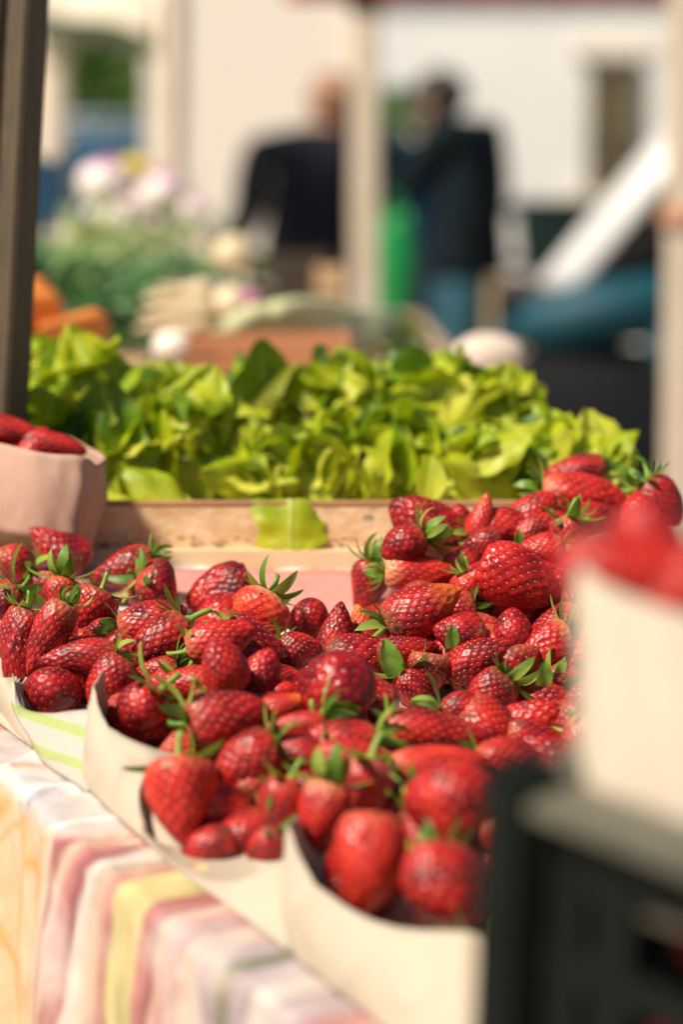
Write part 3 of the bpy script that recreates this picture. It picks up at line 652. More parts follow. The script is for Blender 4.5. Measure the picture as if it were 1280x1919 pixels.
# brown paper bag at the back left, two berries on top
o = bag([W(-110, 815, 1.15), W(-40, 822, 1.13), W(30, 838, 1.115), W(90, 850, 1.11), W(150, 855, 1.11), W(182, 872, 1.125)],
    [W(-110, 985, 1.15), W(-40, 990, 1.13), W(20, 1000, 1.115), W(80, 1005, 1.11), W(140, 1008, 1.11), W(152, 1012, 1.125)],
    [W(190, 850, 1.17), W(60, 800, 1.19), W(-100, 800, 1.19)], 'creased pinkish brown paper bag full of strawberries beside the lettuce box', M['brownpaper'], wr=.003, seed=6)
for (px, py, L, Wd, an, var, lab) in [(22, 808, 130, 58, 350, 'l', 'strawberry lying on top of the brown paper bag, nearest the post'), (100, 834, 130, 52, 348, 'b', 'strawberry on the right rim of the brown paper bag'),
                                 (-50, 800, 120, 70, 20, 'b', 'strawberry in the brown paper bag, half outside the picture'), (60, 850, 110, 70, 60, 'b', 'strawberry below the two on top of the brown paper bag')]:
    add_berry(W(px, py, 1.145), axes(an, 0), PX(L, 1.145), PX(Wd, 1.145), var, 0, .08, .1, 0, lab, 'strawberries in the brown paper bag')

# ------------------------------------------------------------------ lettuce box
M['board'] = noisy('chipboard', (.60, .36, .16), (.84, .64, .40), 60, .8, .4, 140, stretch=(1, 1, 1.6))
M['boardedge'] = noisy('box_edge', (.36, .17, .08), (.50, .27, .13), 20, .8, .3)
M['print'] = noisy('faded_green_print', (.16, .20, .12), (.34, .32, .20), 60, .8, 0)
M['printred'] = noisy('faded_red_print', (.50, .22, .16), (.62, .36, .24), 50, .8, 0)
M['pinkliner'] = noisy('stained_pink_paper', (.60, .22, .20), (.72, .36, .30), 9, .55, .2, 40)
def build_box():
    r = 1.16; L0 = W(-120, 1062, r); zb = L0.z; x0, x1 = W(-120, 1062, r).x, W(1130, 1062, r).x; y0 = L0.y; zt = W(400, 946, r).z; D = .17
    t = empty('vegetable_box', ((x0 + x1) / 2, y0 + D / 2, zb), 0, 'low tan chipboard box with faded print, full of green lettuce', 'box')
    o = t.location
    def part(nm, c, s, m):
        bm = bmesh.new(); box(bm, Vector(c) - o, s, bev=.0008); return bmobj(nm, bm, m, t)
    H = zt - zb
    f = part('front_panel', ((x0 + x1) / 2, y0, (zt + zb) / 2), (x1 - x0, .006, H), M['board'])
    part('rim', ((x0 + x1) / 2, y0 + .002, zt + .0012), (x1 - x0, .011, .003), M['boardedge'])
    part('back_panel', ((x0 + x1) / 2, y0 + D, (zt + zb) / 2), (x1 - x0, .006, H), M['board'])
    for x in (x0, x1): part('side_panel', (x, y0 + D / 2, (zt + zb) / 2), (.006, D - .008, H), M['board'])
    part('floor_board', ((x0 + x1) / 2, y0 + D / 2, zb + .003), (x1 - x0 - .01, D - .01, .004), M['board'])
    part('base_rail', ((x0 + x1) / 2, y0 - .008, zb + .004), (x1 - x0, .012, .017), noisy('pale_rail', (.74, .52, .30), (.80, .62, .40), 12, .7, .2))
    rnd = random.Random(3)
    for (px, py, a, b) in [(130, 967, 18, 8), (197, 1022, 10, 8), (245, 1018, 10, 5), (365, 1022, 7, 8), (412, 1022, 9, 8), (540, 1028, 9, 10), (592, 1030, 9, 8), (640, 1022, 8, 6), (690, 968, 12, 6)]:
        c = W(px, py, r); c.y = y0 - .0033
        bm = bmesh.new(); n = 14; vs_ = [bm.verts.new(c - o + Vector((math.cos(k * 6.283 / n) * PX(a, r) * rnd.uniform(.7, 1.15), 0, math.sin(k * 6.283 / n) * PX(b, r) * rnd.uniform(.6, 1.15)))) for k in range(n)]
        bm.faces.new(vs_); bmobj('printed_mark', bm, M['print'], f)
    bm = bmesh.new()
    for i in range(26):
        px = 180 + i * 20 + rnd.uniform(-6, 6); py = 1012 + 6 * math.sin(i * 1.3) + rnd.uniform(-2, 2)
        c = W(px, py, r); c.y = y0 - .0034; n = 8
        bm.faces.new([bm.verts.new(c - o + Vector((math.cos(k * 6.283 / n) * PX(9, r) * rnd.uniform(.5, 1.2), 0, math.sin(k * 6.283 / n) * PX(3, r) * rnd.uniform(.5, 1.2)))) for k in range(n)])
    bmobj('printed_border', bm, M['printred'], f)
    return x0, x1, y0, zb, zt
bx0, bx1, by0, bzb, bzt = build_box()
# pink liner sheet on the table in front of the box
bm = bmesh.new()
q = [on_table(150, 1125, .003), on_table(700, 1160, .003), on_table(760, 1072, .003), on_table(120, 1066, .003)]
gr = [[(q[0].lerp(q[1], i / 20)).lerp(q[3].lerp(q[2], i / 20), j / 8) + TN * .001 * mnoise.noise(Vector((i * .4, j * .6, 1))) for i in range(21)] for j in range(9)]
tag(grid_obj('paper_sheet', gr, M['pinkliner'], closed=False, thick=.0005), 'stained pink paper sheet on the table in front of the lettuce box', 'paper')

def leaf(verts, faces, uvs, base, dr, nrm, L, Wd, curl, crump, seed, nu=11, nv=13, shape=.75, cup=.35, blunt=False, ruffle=0.0):
    dr = dr.normalized(); nrm = (nrm - dr * nrm.dot(dr)).normalized(); sd = dr.cross(nrm)
    k0 = len(verts); ang = 0; p = Vector(base); d = dr.copy(); nn = nrm.copy()
    for j in range(nv):
        f = j / (nv - 1); hw = Wd * .5 * max(.10, math.sin(math.pi * min(1, (f * .90 + .07)) ** shape) ** .75)
        if blunt: hw = Wd * .5 * (1 - .16 * f) * (.78 + .22 * min(1, (1 - f) * 5)) * (1 + .05 * math.sin(f * 9))
        ruf = math.sin(f * 17 + seed) * .6 + math.sin(f * 29 + seed * 2) * .4
        for i in range(nu):
            s = i / (nu - 1) * 2 - 1; fr = abs(s) ** 2
            wob = crump * (mnoise.noise(Vector((s * 1.5 + seed, f * 2.6, seed * 1.3))) * 1.2 + .6 * mnoise.noise(Vector((s * 3.5, f * 6 + seed, seed)))) * (.3 + .7 * fr + .3 * f)
            v = p + sd * (s * hw * (1 + .12 * mnoise.noise(Vector((f * 5, s, seed))))) + nn * (cup * hw * fr + wob * Wd + ruffle * Wd * ruf * (abs(s) ** 3) * (1 if s > 0 else -.8))
            verts.append(v); uvs.append((i / (nu - 1), f))
        st = L / (nv - 1); a = curl / (nv - 1)
        d2 = d * math.cos(a) - nn * math.sin(a); nn = nn * math.cos(a) + d * math.sin(a); d = d2; p = p + d * st
    for j in range(nv - 1):
        for i in range(nu - 1):
            q = k0 + j * nu + i; faces.append((q, q + 1, q + nu + 1, q + nu))
def leaf_obj(name, verts, faces, uvs, mat, parent=None, loc=None):
    me = bpy.data.meshes.new(name)
    if loc is None: loc = sum(verts, Vector()) / len(verts)
    me.from_pydata([list(v - loc) for v in verts], [], faces); ul = me.uv_layers.new(name='UVMap')
    for l in me.loops: ul.data[l.index].uv = uvs[l.vertex_index]
    o = link(name, me, mat, parent); o.location = loc; return o
HEADS = [  # px, py, r, radius px, label
 (60, 830, 1.24, 115, 'lettuce behind the brown paper bag, by the post'), (50, 712, 1.32, 108, 'upper lettuce touching the wooden post'),
 (165, 735, 1.29, 118, 'tall lettuce near the post with its top leaf folded over'), (215, 850, 1.23, 110, 'front lettuce right of the brown paper bag'),
 (360, 810, 1.24, 125, 'lettuce with one big smooth upright leaf'), (310, 745, 1.33, 95, 'back lettuce behind the big smooth leaf'),
 (490, 860, 1.23, 105, 'front lettuce above the hanging leaf'), (480, 765, 1.31, 100, 'back lettuce in the dip of the row'),
 (620, 860, 1.23, 105, 'front lettuce right of the hanging leaf'), (630, 750, 1.31, 110, 'back lettuce left of the highest one'),
 (745, 850, 1.23, 115, 'front lettuce with small cupped pale leaves'), (790, 745, 1.32, 118, 'highest lettuce of the row'),
 (880, 860, 1.22, 115, 'front lettuce behind the right strawberry heap'), (915, 775, 1.31, 120, 'lettuce on the slope right of the highest one'),
 (1030, 845, 1.23, 112, 'lettuce with an upright pale leaf, near the right end'), (1120, 875, 1.22, 98, 'last lettuce at the right end of the box')]
random.seed(5)
for hi, (px, py, r, rp, lab) in enumerate(HEADS):
    c = W(px, py + (14 if py > 825 else 0), r); rad = PX(rp, r); rnd = random.Random(100 + hi); V, Fc, U = [], [], []
    c = c + Vector((0, .01, -.006))
    for k in range(19):
        th = rnd.uniform(-1.9, 1.9); ph = rnd.uniform(-.35, 1.35)
        d = Vector((math.sin(th) * math.cos(ph), -math.cos(th) * math.cos(ph), math.sin(ph)))
        tang = Vector((rnd.uniform(-1, 1), rnd.uniform(-.4, .4), rnd.uniform(-.6, 1.1)))
        dr = (tang - d * tang.dot(d) * .75 + d * .25).normalized()
        rr = rad * rnd.uniform(.35, .80); L = rad * rnd.uniform(1.1, 2.0); wd = rad * rnd.uniform(.95, 1.7)
        base = c + d * rr - dr * L * .45
        leaf(V, Fc, U, base, dr, d + Vector((0, 0, .25)), L, wd, rnd.uniform(.2, 1.6), rnd.uniform(.06, .18), rnd.uniform(0, 99), nu=15, nv=17, shape=rnd.uniform(.55, .8), cup=rnd.uniform(-.6, .4), ruffle=rnd.uniform(.03, .10))
    tag(leaf_obj('lettuce', V, Fc, U, M['lettuce']), lab, 'lettuce', 'lettuces piled in the box')
V, Fc, U = [], [], []
leaf(V, Fc, U, W(545, 935, 1.155), W(545, 1030, 1.145) - W(545, 935, 1.155), -FWD, PX(100, 1.15), PX(148, 1.15), .30, .10, 3.3, shape=.62, cup=-.16, blunt=True, ruffle=.015)
tag(leaf_obj('lettuce_leaf', V, Fc, U, M['lettuce']), 'single lettuce leaf hanging over the rim of the tan box', 'lettuce leaf')
# two loose leaves fallen over the rim left and right
V, Fc, U = [], [], []
leaf(V, Fc, U, W(235, 880, 1.165), W(390, 945, 1.15) - W(235, 880, 1.165), -FWD + UP, PX(165, 1.15), PX(95, 1.15), .7, .22, 8.1, ruffle=.06, cup=-.3)
tag(leaf_obj('lettuce_leaf', V, Fc, U, M['lettuce']), 'yellow green leaf lying on the box rim near the brown paper bag', 'lettuce leaf')
V, Fc, U = [], [], []
leaf(V, Fc, U, W(805, 935, 1.16), W(810, 850, 1.16) - W(805, 935, 1.16), -FWD + UP * .2, PX(85, 1.15), PX(60, 1.15), .3, .05, 5.1)
tag(leaf_obj('lettuce_leaf', V, Fc, U, M['lettuce']), 'small pale cupped leaf standing upright at the box rim', 'lettuce leaf')
# loose leaves and sepals between the strawberries
for (px, py, r, ex, ey, w_, lab) in [(738, 1268, .965, 728, 1205, 42, 'broad green leaf standing between the strawberries in the centre'), (275, 1120, 1.06, 290, 1082, 24, 'narrow dark leaf folded over the round strawberry'),
                               (1015, 1285, .955, 1026, 1248, 34, 'green leaf on top of the strawberry nearest the blurred bag'), (843, 1215, .97, 852, 1180, 28, 'little green leaf on the dull pinkish strawberry'),
                               (968, 1030, 1.05, 976, 1000, 20, 'thin green leaf beside the bright strawberry above the glossy one')]:
    V, Fc, U = [], [], []
    a, b = W(px, py, r), W(ex, ey, r - .004); leaf(V, Fc, U, a, b - a, -FWD + RT * .3, (b - a).length * 1.1, PX(w_, r), .6, .06, px * .1, nu=7, nv=9)
    tag(leaf_obj('loose_leaf', V, Fc, U, M['calyx']), lab, 'leaf', 'leaves lying among the strawberries')

# ------------------------------------------------------------------ wooden post at left
def build_post():
    a, b = W(-16, 1010, 1.2), W(44, -160, 1.2)
    d = (b - a).normalized(); a = a - d * .35
    m = noisy('weathered_post', (.045, .034, .018), (.10, .065, .028), 30, .6, .5, 80, stretch=(6, 6, .5))
    t = empty('stall_post', a, 0, 'leaning weathered wooden stall post at the left edge', 'post')
    q = d.to_track_quat('Z', 'Y').to_matrix(); L = (b - a).length
    def bar(nm, off, s, mt):
        bm = bmesh.new(); box(bm, q @ Vector((0, 0, L / 2)) + RT * off[0] + Vector((0, off[1], 0)), (s[0], s[1], L), q, bev=.0015); bmobj(nm, bm, mt, t)
    bar('post', (0, 0), (PX(86, 1.2), .03), m)
    bar('trim', (-PX(42, 1.2), -.018), (PX(16, 1.2), .006), noisy('pale_trim', (.50, .36, .24), (.62, .48, .33), 20, .5, .2))
build_post()

# ------------------------------------------------------------------ black crate with a white bag, close to the lens
M['black'] = noisy('black_plastic', (.003, .006, .005), (.007, .011, .009), 20, .6, .15, spec=.18)
def build_crate(A, H, label):
    r0 = .54                  # top corner nearest the strawberries
    dirR = Vector((.72, -.694, 0)).normalized()       # side seen by the camera
    X = (dirR - TN * dirR.dot(TN)).normalized(); Y = TN.cross(X)
    LX, LY = .30, .20
    t = empty('plastic_crate', A - TN * H, 0, label, 'crate')
    t.rotation_mode = 'QUATERNION'; t.rotation_quaternion = Matrix((X, Y, TN)).transposed().to_quaternion()
    # local frame: +x along visible side, +y away from camera
    def side(nm, p, along, n, L):
        bm = bmesh.new(); q = Vector(along); k = int(L / .018)
        for i in range(k + 1):
            s = i / k * L; w_ = .0155 if 0 < i < k else .020
            if nm == 'side_wall' and i in (3, 4, 7, 8, 12, 13): continue
            box(bm, Vector(p) + q * s + Vector((0, 0, H * .5)), (w_ if q.x else .003, .003 if q.x else w_, H - .006), bev=.0006)
        for h, tt in ((.010, .020), (H * .55, .012), (H - .014, .018)):
            box(bm, Vector(p) + q * L / 2 + Vector((0, 0, h)), (L if q.x else .004, .004 if q.x else L, tt), bev=.0006)
        bmobj(nm, bm, M['black'], t)
    side('side_wall', (0, 0, 0), (1, 0, 0), 1, LX); side('side_wall', (0, LY, 0), (1, 0, 0), 1, LX)
    side('end_wall', (0, 0, 0), (0, 1, 0), 1, LY); side('end_wall', (LX, 0, 0), (0, 1, 0), 1, LY)
    for x in (0, LX):
        for y in (0, LY):
            bm = bmesh.new(); box(bm, Vector((x, y, H * .5 + .006)), (.022, .022, H + .006), bev=.004); bmobj('corner_post', bm, M['black'], t)
    bm = bmesh.new()
    for y in (0, LY): box(bm, Vector((LX / 2, y, H)), (LX - .02, .024, .006), bev=.0015)
    for x in (0, LX): box(bm, Vector((x, LY / 2, H)), (.016, LY - .02, .006), bev=.0015)
    bmobj('rim', bm, noisy('sunlit_black_rim', (.08, .08, .06), (.16, .15, .11), 25, .4, .15), t)  # paler colour paints in the sunlight on the black rim
    bm = bmesh.new(); box(bm, Vector((LX / 2, LY / 2, .004)), (LX - .01, LY - .01, .005)); bmobj('floor', bm, M['black'], t)
    return t, LX, LY, H
A0_ = W(982, 1478, .54)
crate, cLX, cLY, cH = build_crate(A0_, .115, 'black slatted plastic crate at the lower right, close to the lens')
B0_ = A0_ - TN * .124; build_crate(B0_, (B0_ - _a).dot(TN) - .004, 'second black crate standing on the cloth underneath the slatted one')
bpy.context.view_layer.update()
CMW = crate.matrix_world.copy()
rnd = random.Random(4)
for i in range(5):
    for j in range(2):
        p = CMW @ Vector((.040 + i * .048, .024 + j * .036, (.026, .062)[(i + j) % 2] + rnd.uniform(-.004, .004)))
        add_berry(p, axes(rnd.uniform(0, 360), 10), .040, .033, rnd.choice('cbrw'), 3 if i % 2 else 0, .05, .2, 0,
                  ('front', 'back')[j] + ' row strawberry in the black crate, ' + ('first', 'second', 'third', 'fourth', 'fifth')[i] + ' from its left corner', 'strawberries inside the black crate')
# tall cream paper bag standing in the crate, very close to the lens
rB = .50
def wp(px, py, r=rB): return W(px, py, r)
rimp = [wp(1072, 1010, .59), wp(1082, 1045, .57), wp(1118, 1085, .56), wp(1190, 1120, .555), wp(1280, 1150, .55), wp(1380, 1160, .55)]
basep = [wp(1088, 1640, .545), wp(1104, 1670, .535), wp(1150, 1700, .53), wp(1220, 1730, .525), wp(1300, 1750, .52), wp(1380, 1770, .515)]
backp = [wp(1430, 1080, .61), wp(1300, 1010, .66), wp(1150, 985, .65)]
def upright(rim, base, back, label, mat, seed):
    n1, n2 = 50, 36
    r, b = catmull(rim, n1), catmull(base, n1); bk = catmull([rim[-1]] + back + [rim[0]], n2 + 2)[1:-1]
    dz = (sum((x.z for x in rim)) - sum((x.z for x in base))) / len(rim)
    cen = sum(bk, Vector()) / len(bk)
    bkb = [Vector((p.x * .85 + cen.x * .15, p.y * .85 + cen.y * .15, p.z - dz)) for p in bk]
    rows = []
    for k in range(16):
        f = k / 15; rows.append([p.lerp(q, f) + Vector((1, 0, 0)) * .0015 * mnoise.noise(Vector((p.x * 30, p.y * 30, f * 4 + seed))) + Vector((0, 1, 0)) * .0025 * mnoise.noise(Vector((p.x * 40 + 7, f * 5, seed))) for p, q in zip(r + bk, b + bkb)])
    return tag(grid_obj('paper_bag', rows, mat, bottom=True), label, 'paper bag')
upright(rimp, basep, backp, 'tall blurred cream paper bag of strawberries standing in the black crate', M['paper'], 2)
for (px, py, r, L, Wd, an, lab) in [(1160, 1082, .575, .046, .034, 165, 'blurred strawberry at the left rim of the tall cream bag'), (1285, 1110, .575, .048, .036, 30, 'blurred strawberry at the right of the tall cream bag'),
                                (1212, 1052, .60, .044, .032, 100, 'blurred strawberry on top of the tall cream bag'), (1195, 1130, .59, .046, .036, 250, 'blurred strawberry lower inside the tall cream bag')]:
    add_berry(W(px, py, r), axes(an, 10), L, Wd, 'b', 0, .12, .8, 0, lab, 'strawberries in the tall cream bag')

# ------------------------------------------------------------------ second table and its vegetables
def slab_table(name, x0, x1, y0, y1, z, m, label):
    t = empty(name, ((x0 + x1) / 2, (y0 + y1) / 2, 0), 0, label, 'table'); bm = bmesh.new(); box(bm, (0, 0, z - .0125), (x1 - x0, y1 - y0, .025), bev=.003); bmobj('tabletop', bm, m, t)
    for sx in (-1, 1):
        for sy in (-1, 1):
            bm = bmesh.new(); box(bm, (sx * ((x1 - x0) / 2 - .04), sy * ((y1 - y0) / 2 - .04), (z - .025) / 2), (.045, .045, z - .027)); bmobj('leg', bm, m, t)
    return t
M['plank'] = noisy('plank', (.30, .20, .12), (.44, .31, .20), 6, .8, .3, stretch=(8, 1, 1))
TZ2 = 1.035
slab_table('vegetable_table', -.95, .14, 2.05, 4.25, TZ2, M['plank'], 'second stall table laden with vegetables behind the lettuce')
def wooden_crate(c, s, label, m, rz=0, name='wooden_crate'):
    t = empty(name, c, rz, label, 'crate'); X, Y, H = s
    for sy in (-1, 1):
        bm = bmesh.new()
        for k in range(2): box(bm, (0, sy * Y / 2, H * (.27 + .48 * k)), (X, .008, H * .40), bev=.001)
        bmobj('side_slats', bm, m, t)
    for sx in (-1, 1):
        bm = bmesh.new(); box(bm, (sx * (X / 2 - .006), 0, H * .5), (.010, Y - .010, H), bev=.001); bmobj('end_board', bm, m, t)
    bm = bmesh.new(); box(bm, (0, 0, .004), (X - .02, Y - .01, .006)); bmobj('floor_board', bm, m, t); return t
M['redwood'] = noisy('reddish_crate_wood', (.42, .16, .07), (.56, .27, .13), 10, .7, .3, stretch=(1, 8, 8))
M['tanwood'] = noisy('tan_crate_wood', (.50, .33, .17), (.62, .44, .26), 10, .7, .3)
M['darkwood'] = noisy('dark_crate', (.035, .025, .016), (.07, .05, .03), 10, .7, .2)
cc = W(500, 655, 1.72); wooden_crate(Vector((cc.x, cc.y + .06, TZ2 + .001)), (.165, .14, cc.z - TZ2 + .012), 'reddish wooden crate behind the dip in the lettuces', M['redwood'])
cc = W(120, 655, 1.75); wooden_crate(Vector((cc.x - .02, cc.y + .06, TZ2 + .001)), (.20, .14, .012), 'low tan crate under the orange carrots', M['tanwood'])
# carrots
M['carrot'] = noisy('carrot_skin', (.74, .19, .03), (.85, .32, .07), 30, .5, .3, stretch=(1, 1, 6))
def carrot(a, b, rad, label, mat, name, cat, group, top=True):
    a, b = Vector(a), Vector(b); bm = bmesh.new(); n = 9
    pts = [a.lerp(b, i / (n - 1)) - a for i in range(n)]; rr = [rad * (1 - .85 * (i / (n - 1)) ** 1.3) * (.75 if i == 0 else 1) for i in range(n)]
    tube(bm, pts, rr, 12); o = bmobj(name, bm, mat, None, True); o.location = a; tag(o, label, cat, group)
    return o
rnd = random.Random(8); k = 0
for i in range(22):
    px = -20 + rnd.uniform(0, 190); f = 1.15 - abs(px - 60) / 190
    py = 645 - rnd.uniform(0, 1) * 85 * max(.2, f); r = 1.64 + rnd.uniform(-.04, .05); a = W(px + 20, py - 8, r); b = W(px - rnd.uniform(50, 95), py + rnd.uniform(-25, 30), r + rnd.uniform(-.06, .04))
    carrot(a, b, PX(33, r), 'orange carrot ' + ('low' if py > 625 else 'in the middle' if py > 600 else 'near the top') + ' of the blurred pile, ' + ('half behind the post' if px < 40 else 'at its right slope' if px > 110 else 'at its centre'), M['carrot'], 'carrot', 'carrot', 'carrots piled behind the post')
# roots and bunches
M['white'] = noisy('white_root', (.80, .74, .62), (.86, .80, .72), 8, .45, .15)
M['cream'] = noisy('cream_root', (.78, .60, .38), (.84, .70, .48), 8, .5, .2)
M['green2'] = leafmat('deep_green_leaves', [(.012, .07, .018), (.03, .15, .035), (.10, .26, .07), (.26, .40, .16)], (.2, .5, .1), .25, 8)
M['palegreen'] = leafmat('pale_green_leaves', [(.20, .30, .10), (.36, .46, .18), (.58, .62, .34)], (.5, .6, .2), .25, 8)
M['purple'] = noisy('purple_skin', (.40, .10, .24), (.55, .22, .36), 8, .4, .1)
def turnip_mat():
    m, nt, b = newmat('turnip_skin', (.8, .75, .7), .35); tc = N(nt, 'ShaderNodeTexCoord'); s = N(nt, 'ShaderNodeSeparateXYZ'); nt.links.new(tc.outputs['Generated'], s.inputs[0])
    nt.links.new(ramp(nt, s.outputs[2], [(.60, (.86, .82, .74)), (.85, (.80, .62, .68)), (.97, (.46, .12, .30))]), b.inputs['Base Color']); return m
M['turnip'] = turnip_mat()
def root_veg(px, py, r, rp, mat, label, name, cat, group=None, sq=(1, 1, .9), green=True, rot=0):
    c = W(px, py, r); rad = PX(rp, r); t = empty(name, c - Vector((0, 0, rad * .85)), 0, label, cat, group); o = Vector((0, 0, rad * .85))
    bm = bmesh.new(); ball(bm, (0, 0, 0), (rad * sq[0], rad * sq[1], rad * sq[2]), Matrix.Rotation(rot, 3, 'Y'), 20, 14)
    for v in bm.verts: v.co *= 1 + .07 * mnoise.noise(v.co / rad * 1.3 + Vector((px, py, 0)))
    tube(bm, [Vector((0, 0, -rad * .8)), Vector((rad * .1, 0, -rad * 1.15)), Vector((rad * .2, 0, -rad * 1.5))], [rad * .14, rad * .05, rad * .01], 8)
    for v in bm.verts: v.co += o
    bmobj('root', bm, mat, t, True)
    if green:
        V, Fc, U = [], [], []; rn = random.Random(int(px * 7 + py))
        for k in range(6):
            a = rn.uniform(0, 6.28); d = Vector((math.cos(a) * .7, math.sin(a) * .7, .8)); leaf(V, Fc, U, o + Vector((0, 0, rad * .75)), d, Vector((-d.x, -d.y, 1)), rad * rn.uniform(1.6, 2.4), rad * .7, 1.2, .12, rn.uniform(0, 50), nu=5, nv=8)
        lo = leaf_obj('leaves', V, Fc, U, M['palegreen'], t, Vector((0, 0, 0)))
    return t
def bunch(px, py, r, w, h, n, mat, label, name, cat, group=None, up=.35, wid=.22, L=1.0, seed=0, dirx=0):
    """a mound of long leaves spreading from a tied foot"""
    c = W(px, py, r); X, H = PX(w, r) / 2, PX(h, r); rn = random.Random(seed + px); V, Fc, U = [], [], []
    base = c - Vector((0, 0, H / 2))
    for k in range(n):
        b = base + Vector((rn.uniform(-.8, .8) * X, rn.uniform(-.5, .5) * X, rn.uniform(0, .75) * H))
        d = Vector((rn.uniform(-1, 1) + dirx, rn.uniform(-1, .5), rn.uniform(0, 1.6) * up + .05)).normalized()
        leaf(V, Fc, U, b, d, Vector((rn.uniform(-.3, .3), -.4, 1)), L * X * rn.uniform(.5, 1.0), L * X * wid * rn.uniform(.6, 1.2), rn.uniform(-.2, 1.5), .12, rn.uniform(0, 99), nu=5, nv=8)
    return tag(leaf_obj(name, V, Fc, U, mat), label, cat, group)
bunch(130, 515, 2.35, 260, 120, 140, M['green2'], 'dark green leafy bunch right beside the leaning post', 'herb_bunch', 'greens', 'dark greens on the second table', wid=.16, seed=1)
bunch(250, 590, 2.1, 300, 110, 130, M['green2'], 'dark green leafy bunch above the carrots and pale roots', 'herb_bunch', 'greens', 'dark greens on the second table', wid=.14, seed=2, dirx=.5)
bunch(350, 515, 2.5, 240, 100, 120, M['green2'], 'feathery green bunch left of the dark crate', 'herb_bunch', 'greens', 'dark greens on the second table', wid=.10, seed=3)
bunch(240, 455, 2.8, 330, 90, 70, M['palegreen'], 'pale stalks and leaves under the white turnips', 'herb_bunch', 'greens', None, wid=.12, seed=4)
cs_ = sorted([o for o in bpy.data.objects if o.name.startswith('carrot')], key=lambda o: -o.location.z)
ORD = 'first second third fourth fifth sixth seventh eighth ninth tenth eleventh twelfth thirteenth fourteenth fifteenth sixteenth seventeenth eighteenth nineteenth twentieth'.split() + ['twenty first', 'twenty second']
for n_, o in enumerate(cs_): o['label'] = 'orange carrot, ' + ORD[n_] + ' from the top of the blurred pile beside the post'
for (px, py, rp, lab) in [(198, 345, 54, 'largest white turnip at the top left of the vegetable stack'), (240, 405, 48, 'white turnip just below the largest one'), (305, 365, 50, 'bluish white turnip right of the yellow pepper'), (358, 400, 38, 'white turnip at the right slope of the stack'),
                          (185, 402, 26, 'turnip showing a lilac patch, left in the stack'), (388, 432, 28, 'purple topped turnip at the right end of the stack'), (140, 440, 30, 'pinkish turnip low at the left of the stack'), (285, 430, 30, 'turnip in the middle of the stack')]:
    root_veg(px, py, 2.85, rp, M['turnip'], lab, 'turnip', 'turnip', 'turnips stacked on the second table', green=False)
M['yellow'] = noisy('yellow_pepper', (.78, .58, .02), (.84, .68, .05), 8, .3, .05)
root_veg(246, 325, 2.95, 34, M['yellow'], 'yellow pepper on top of the turnips', 'yellow_pepper', 'pepper', sq=(1.3, 1, .9), green=False)
root_veg(436, 478, 2.4, 36, M['cream'], 'round cream onion at the right end of the greens', 'onion', 'onion', sq=(1, 1, 1), green=False)
for (ax, ay, bx, by, rr_, lab) in [(395, 545, 270, 560, 24, 'pale parsnip on top of its pile'), (400, 575, 265, 590, 26, 'pale parsnip lying under the top one'), (390, 610, 255, 615, 24, 'third pale parsnip of the pile'), (385, 560, 300, 535, 20, 'short pale parsnip at the back of the pile')]:
    carrot(W(ax, ay, 1.95), W(bx, by, 1.93), PX(rr_, 1.95), lab, M['cream'], 'parsnip', 'parsnip', 'parsnips behind the lettuces')
root_veg(325, 652, 1.72, 38, M['white'], 'white turnip beside the reddish crate', 'turnip', 'turnip', green=False, sq=(1.1, 1, .85))
root_veg(432, 570, 2.0, 36, M['cream'], 'flesh coloured onion left of the purple radishes', 'onion', 'onion', green=False)
for (px, py, lab) in [(478, 590, 'purple radish nearest the lettuces'), (505, 606, 'purple radish at the right of its bunch'), (470, 560, 'purple radish at the back of its bunch')]:
    root_veg(px, py, 1.95, 21, M['purple'], lab, 'radish', 'radish', 'purple radishes', green=False)
M['leek'] = noisy('leek_stalk', (.44, .50, .22), (.70, .68, .46), 6, .5, .15, stretch=(6, 1, 1))
for i, (ax, ay, bx, by, lab) in enumerate([(430, 612, 690, 650, 'leek at the front of the row'), (450, 598, 720, 630, 'second leek from the front'), (470, 590, 730, 612, 'third leek from the front'), (400, 640, 600, 668, 'leek lying in the reddish crate'), (520, 582, 740, 596, 'leek at the back of the row')]):
    a, b = W(ax, ay, 1.85), W(bx, by, 1.98 + i * .02); t = empty('leek', a, 0, lab + ', right of the purple radishes' if 'reddish' not in lab else lab, 'leek', 'leeks behind the lettuces')
    bm = bmesh.new(); d = b - a; tube(bm, [d * (k / 6) + Vector((0, 0, .004 * math.sin(k))) for k in range(7)], [.011, .012, .012, .012, .011, .012, .009], 10); bmobj('stalk', bm, M['leek'], t, True)
    V, Fc, U = [], [], []
    for q in range(6): leaf(V, Fc, U, d * .93, d.normalized() + Vector((random.uniform(-.3, .3), random.uniform(-.3, .3), random.uniform(0, .25))), Vector((0, -.3, 1)), .11, .022, random.uniform(.2, 1), .06, q * 3.1, nu=5, nv=8)
    leaf_obj('leaves', V, Fc, U, M['green2'] if i % 2 else M['palegreen'], t, Vector((0, 0, 0)))
cb_ = W(96, 400, 2.9); wooden_crate(Vector((cb_.x, cb_.y, TZ2 + .001)), (.065, .16, W(0, 290, 2.9).z - TZ2), 'blue slatted crate at the back of the vegetable table beside the post', noisy('blue_plastic', (.008, .05, .11), (.015, .08, .15), 6, .4, .1), name='blue_crate')
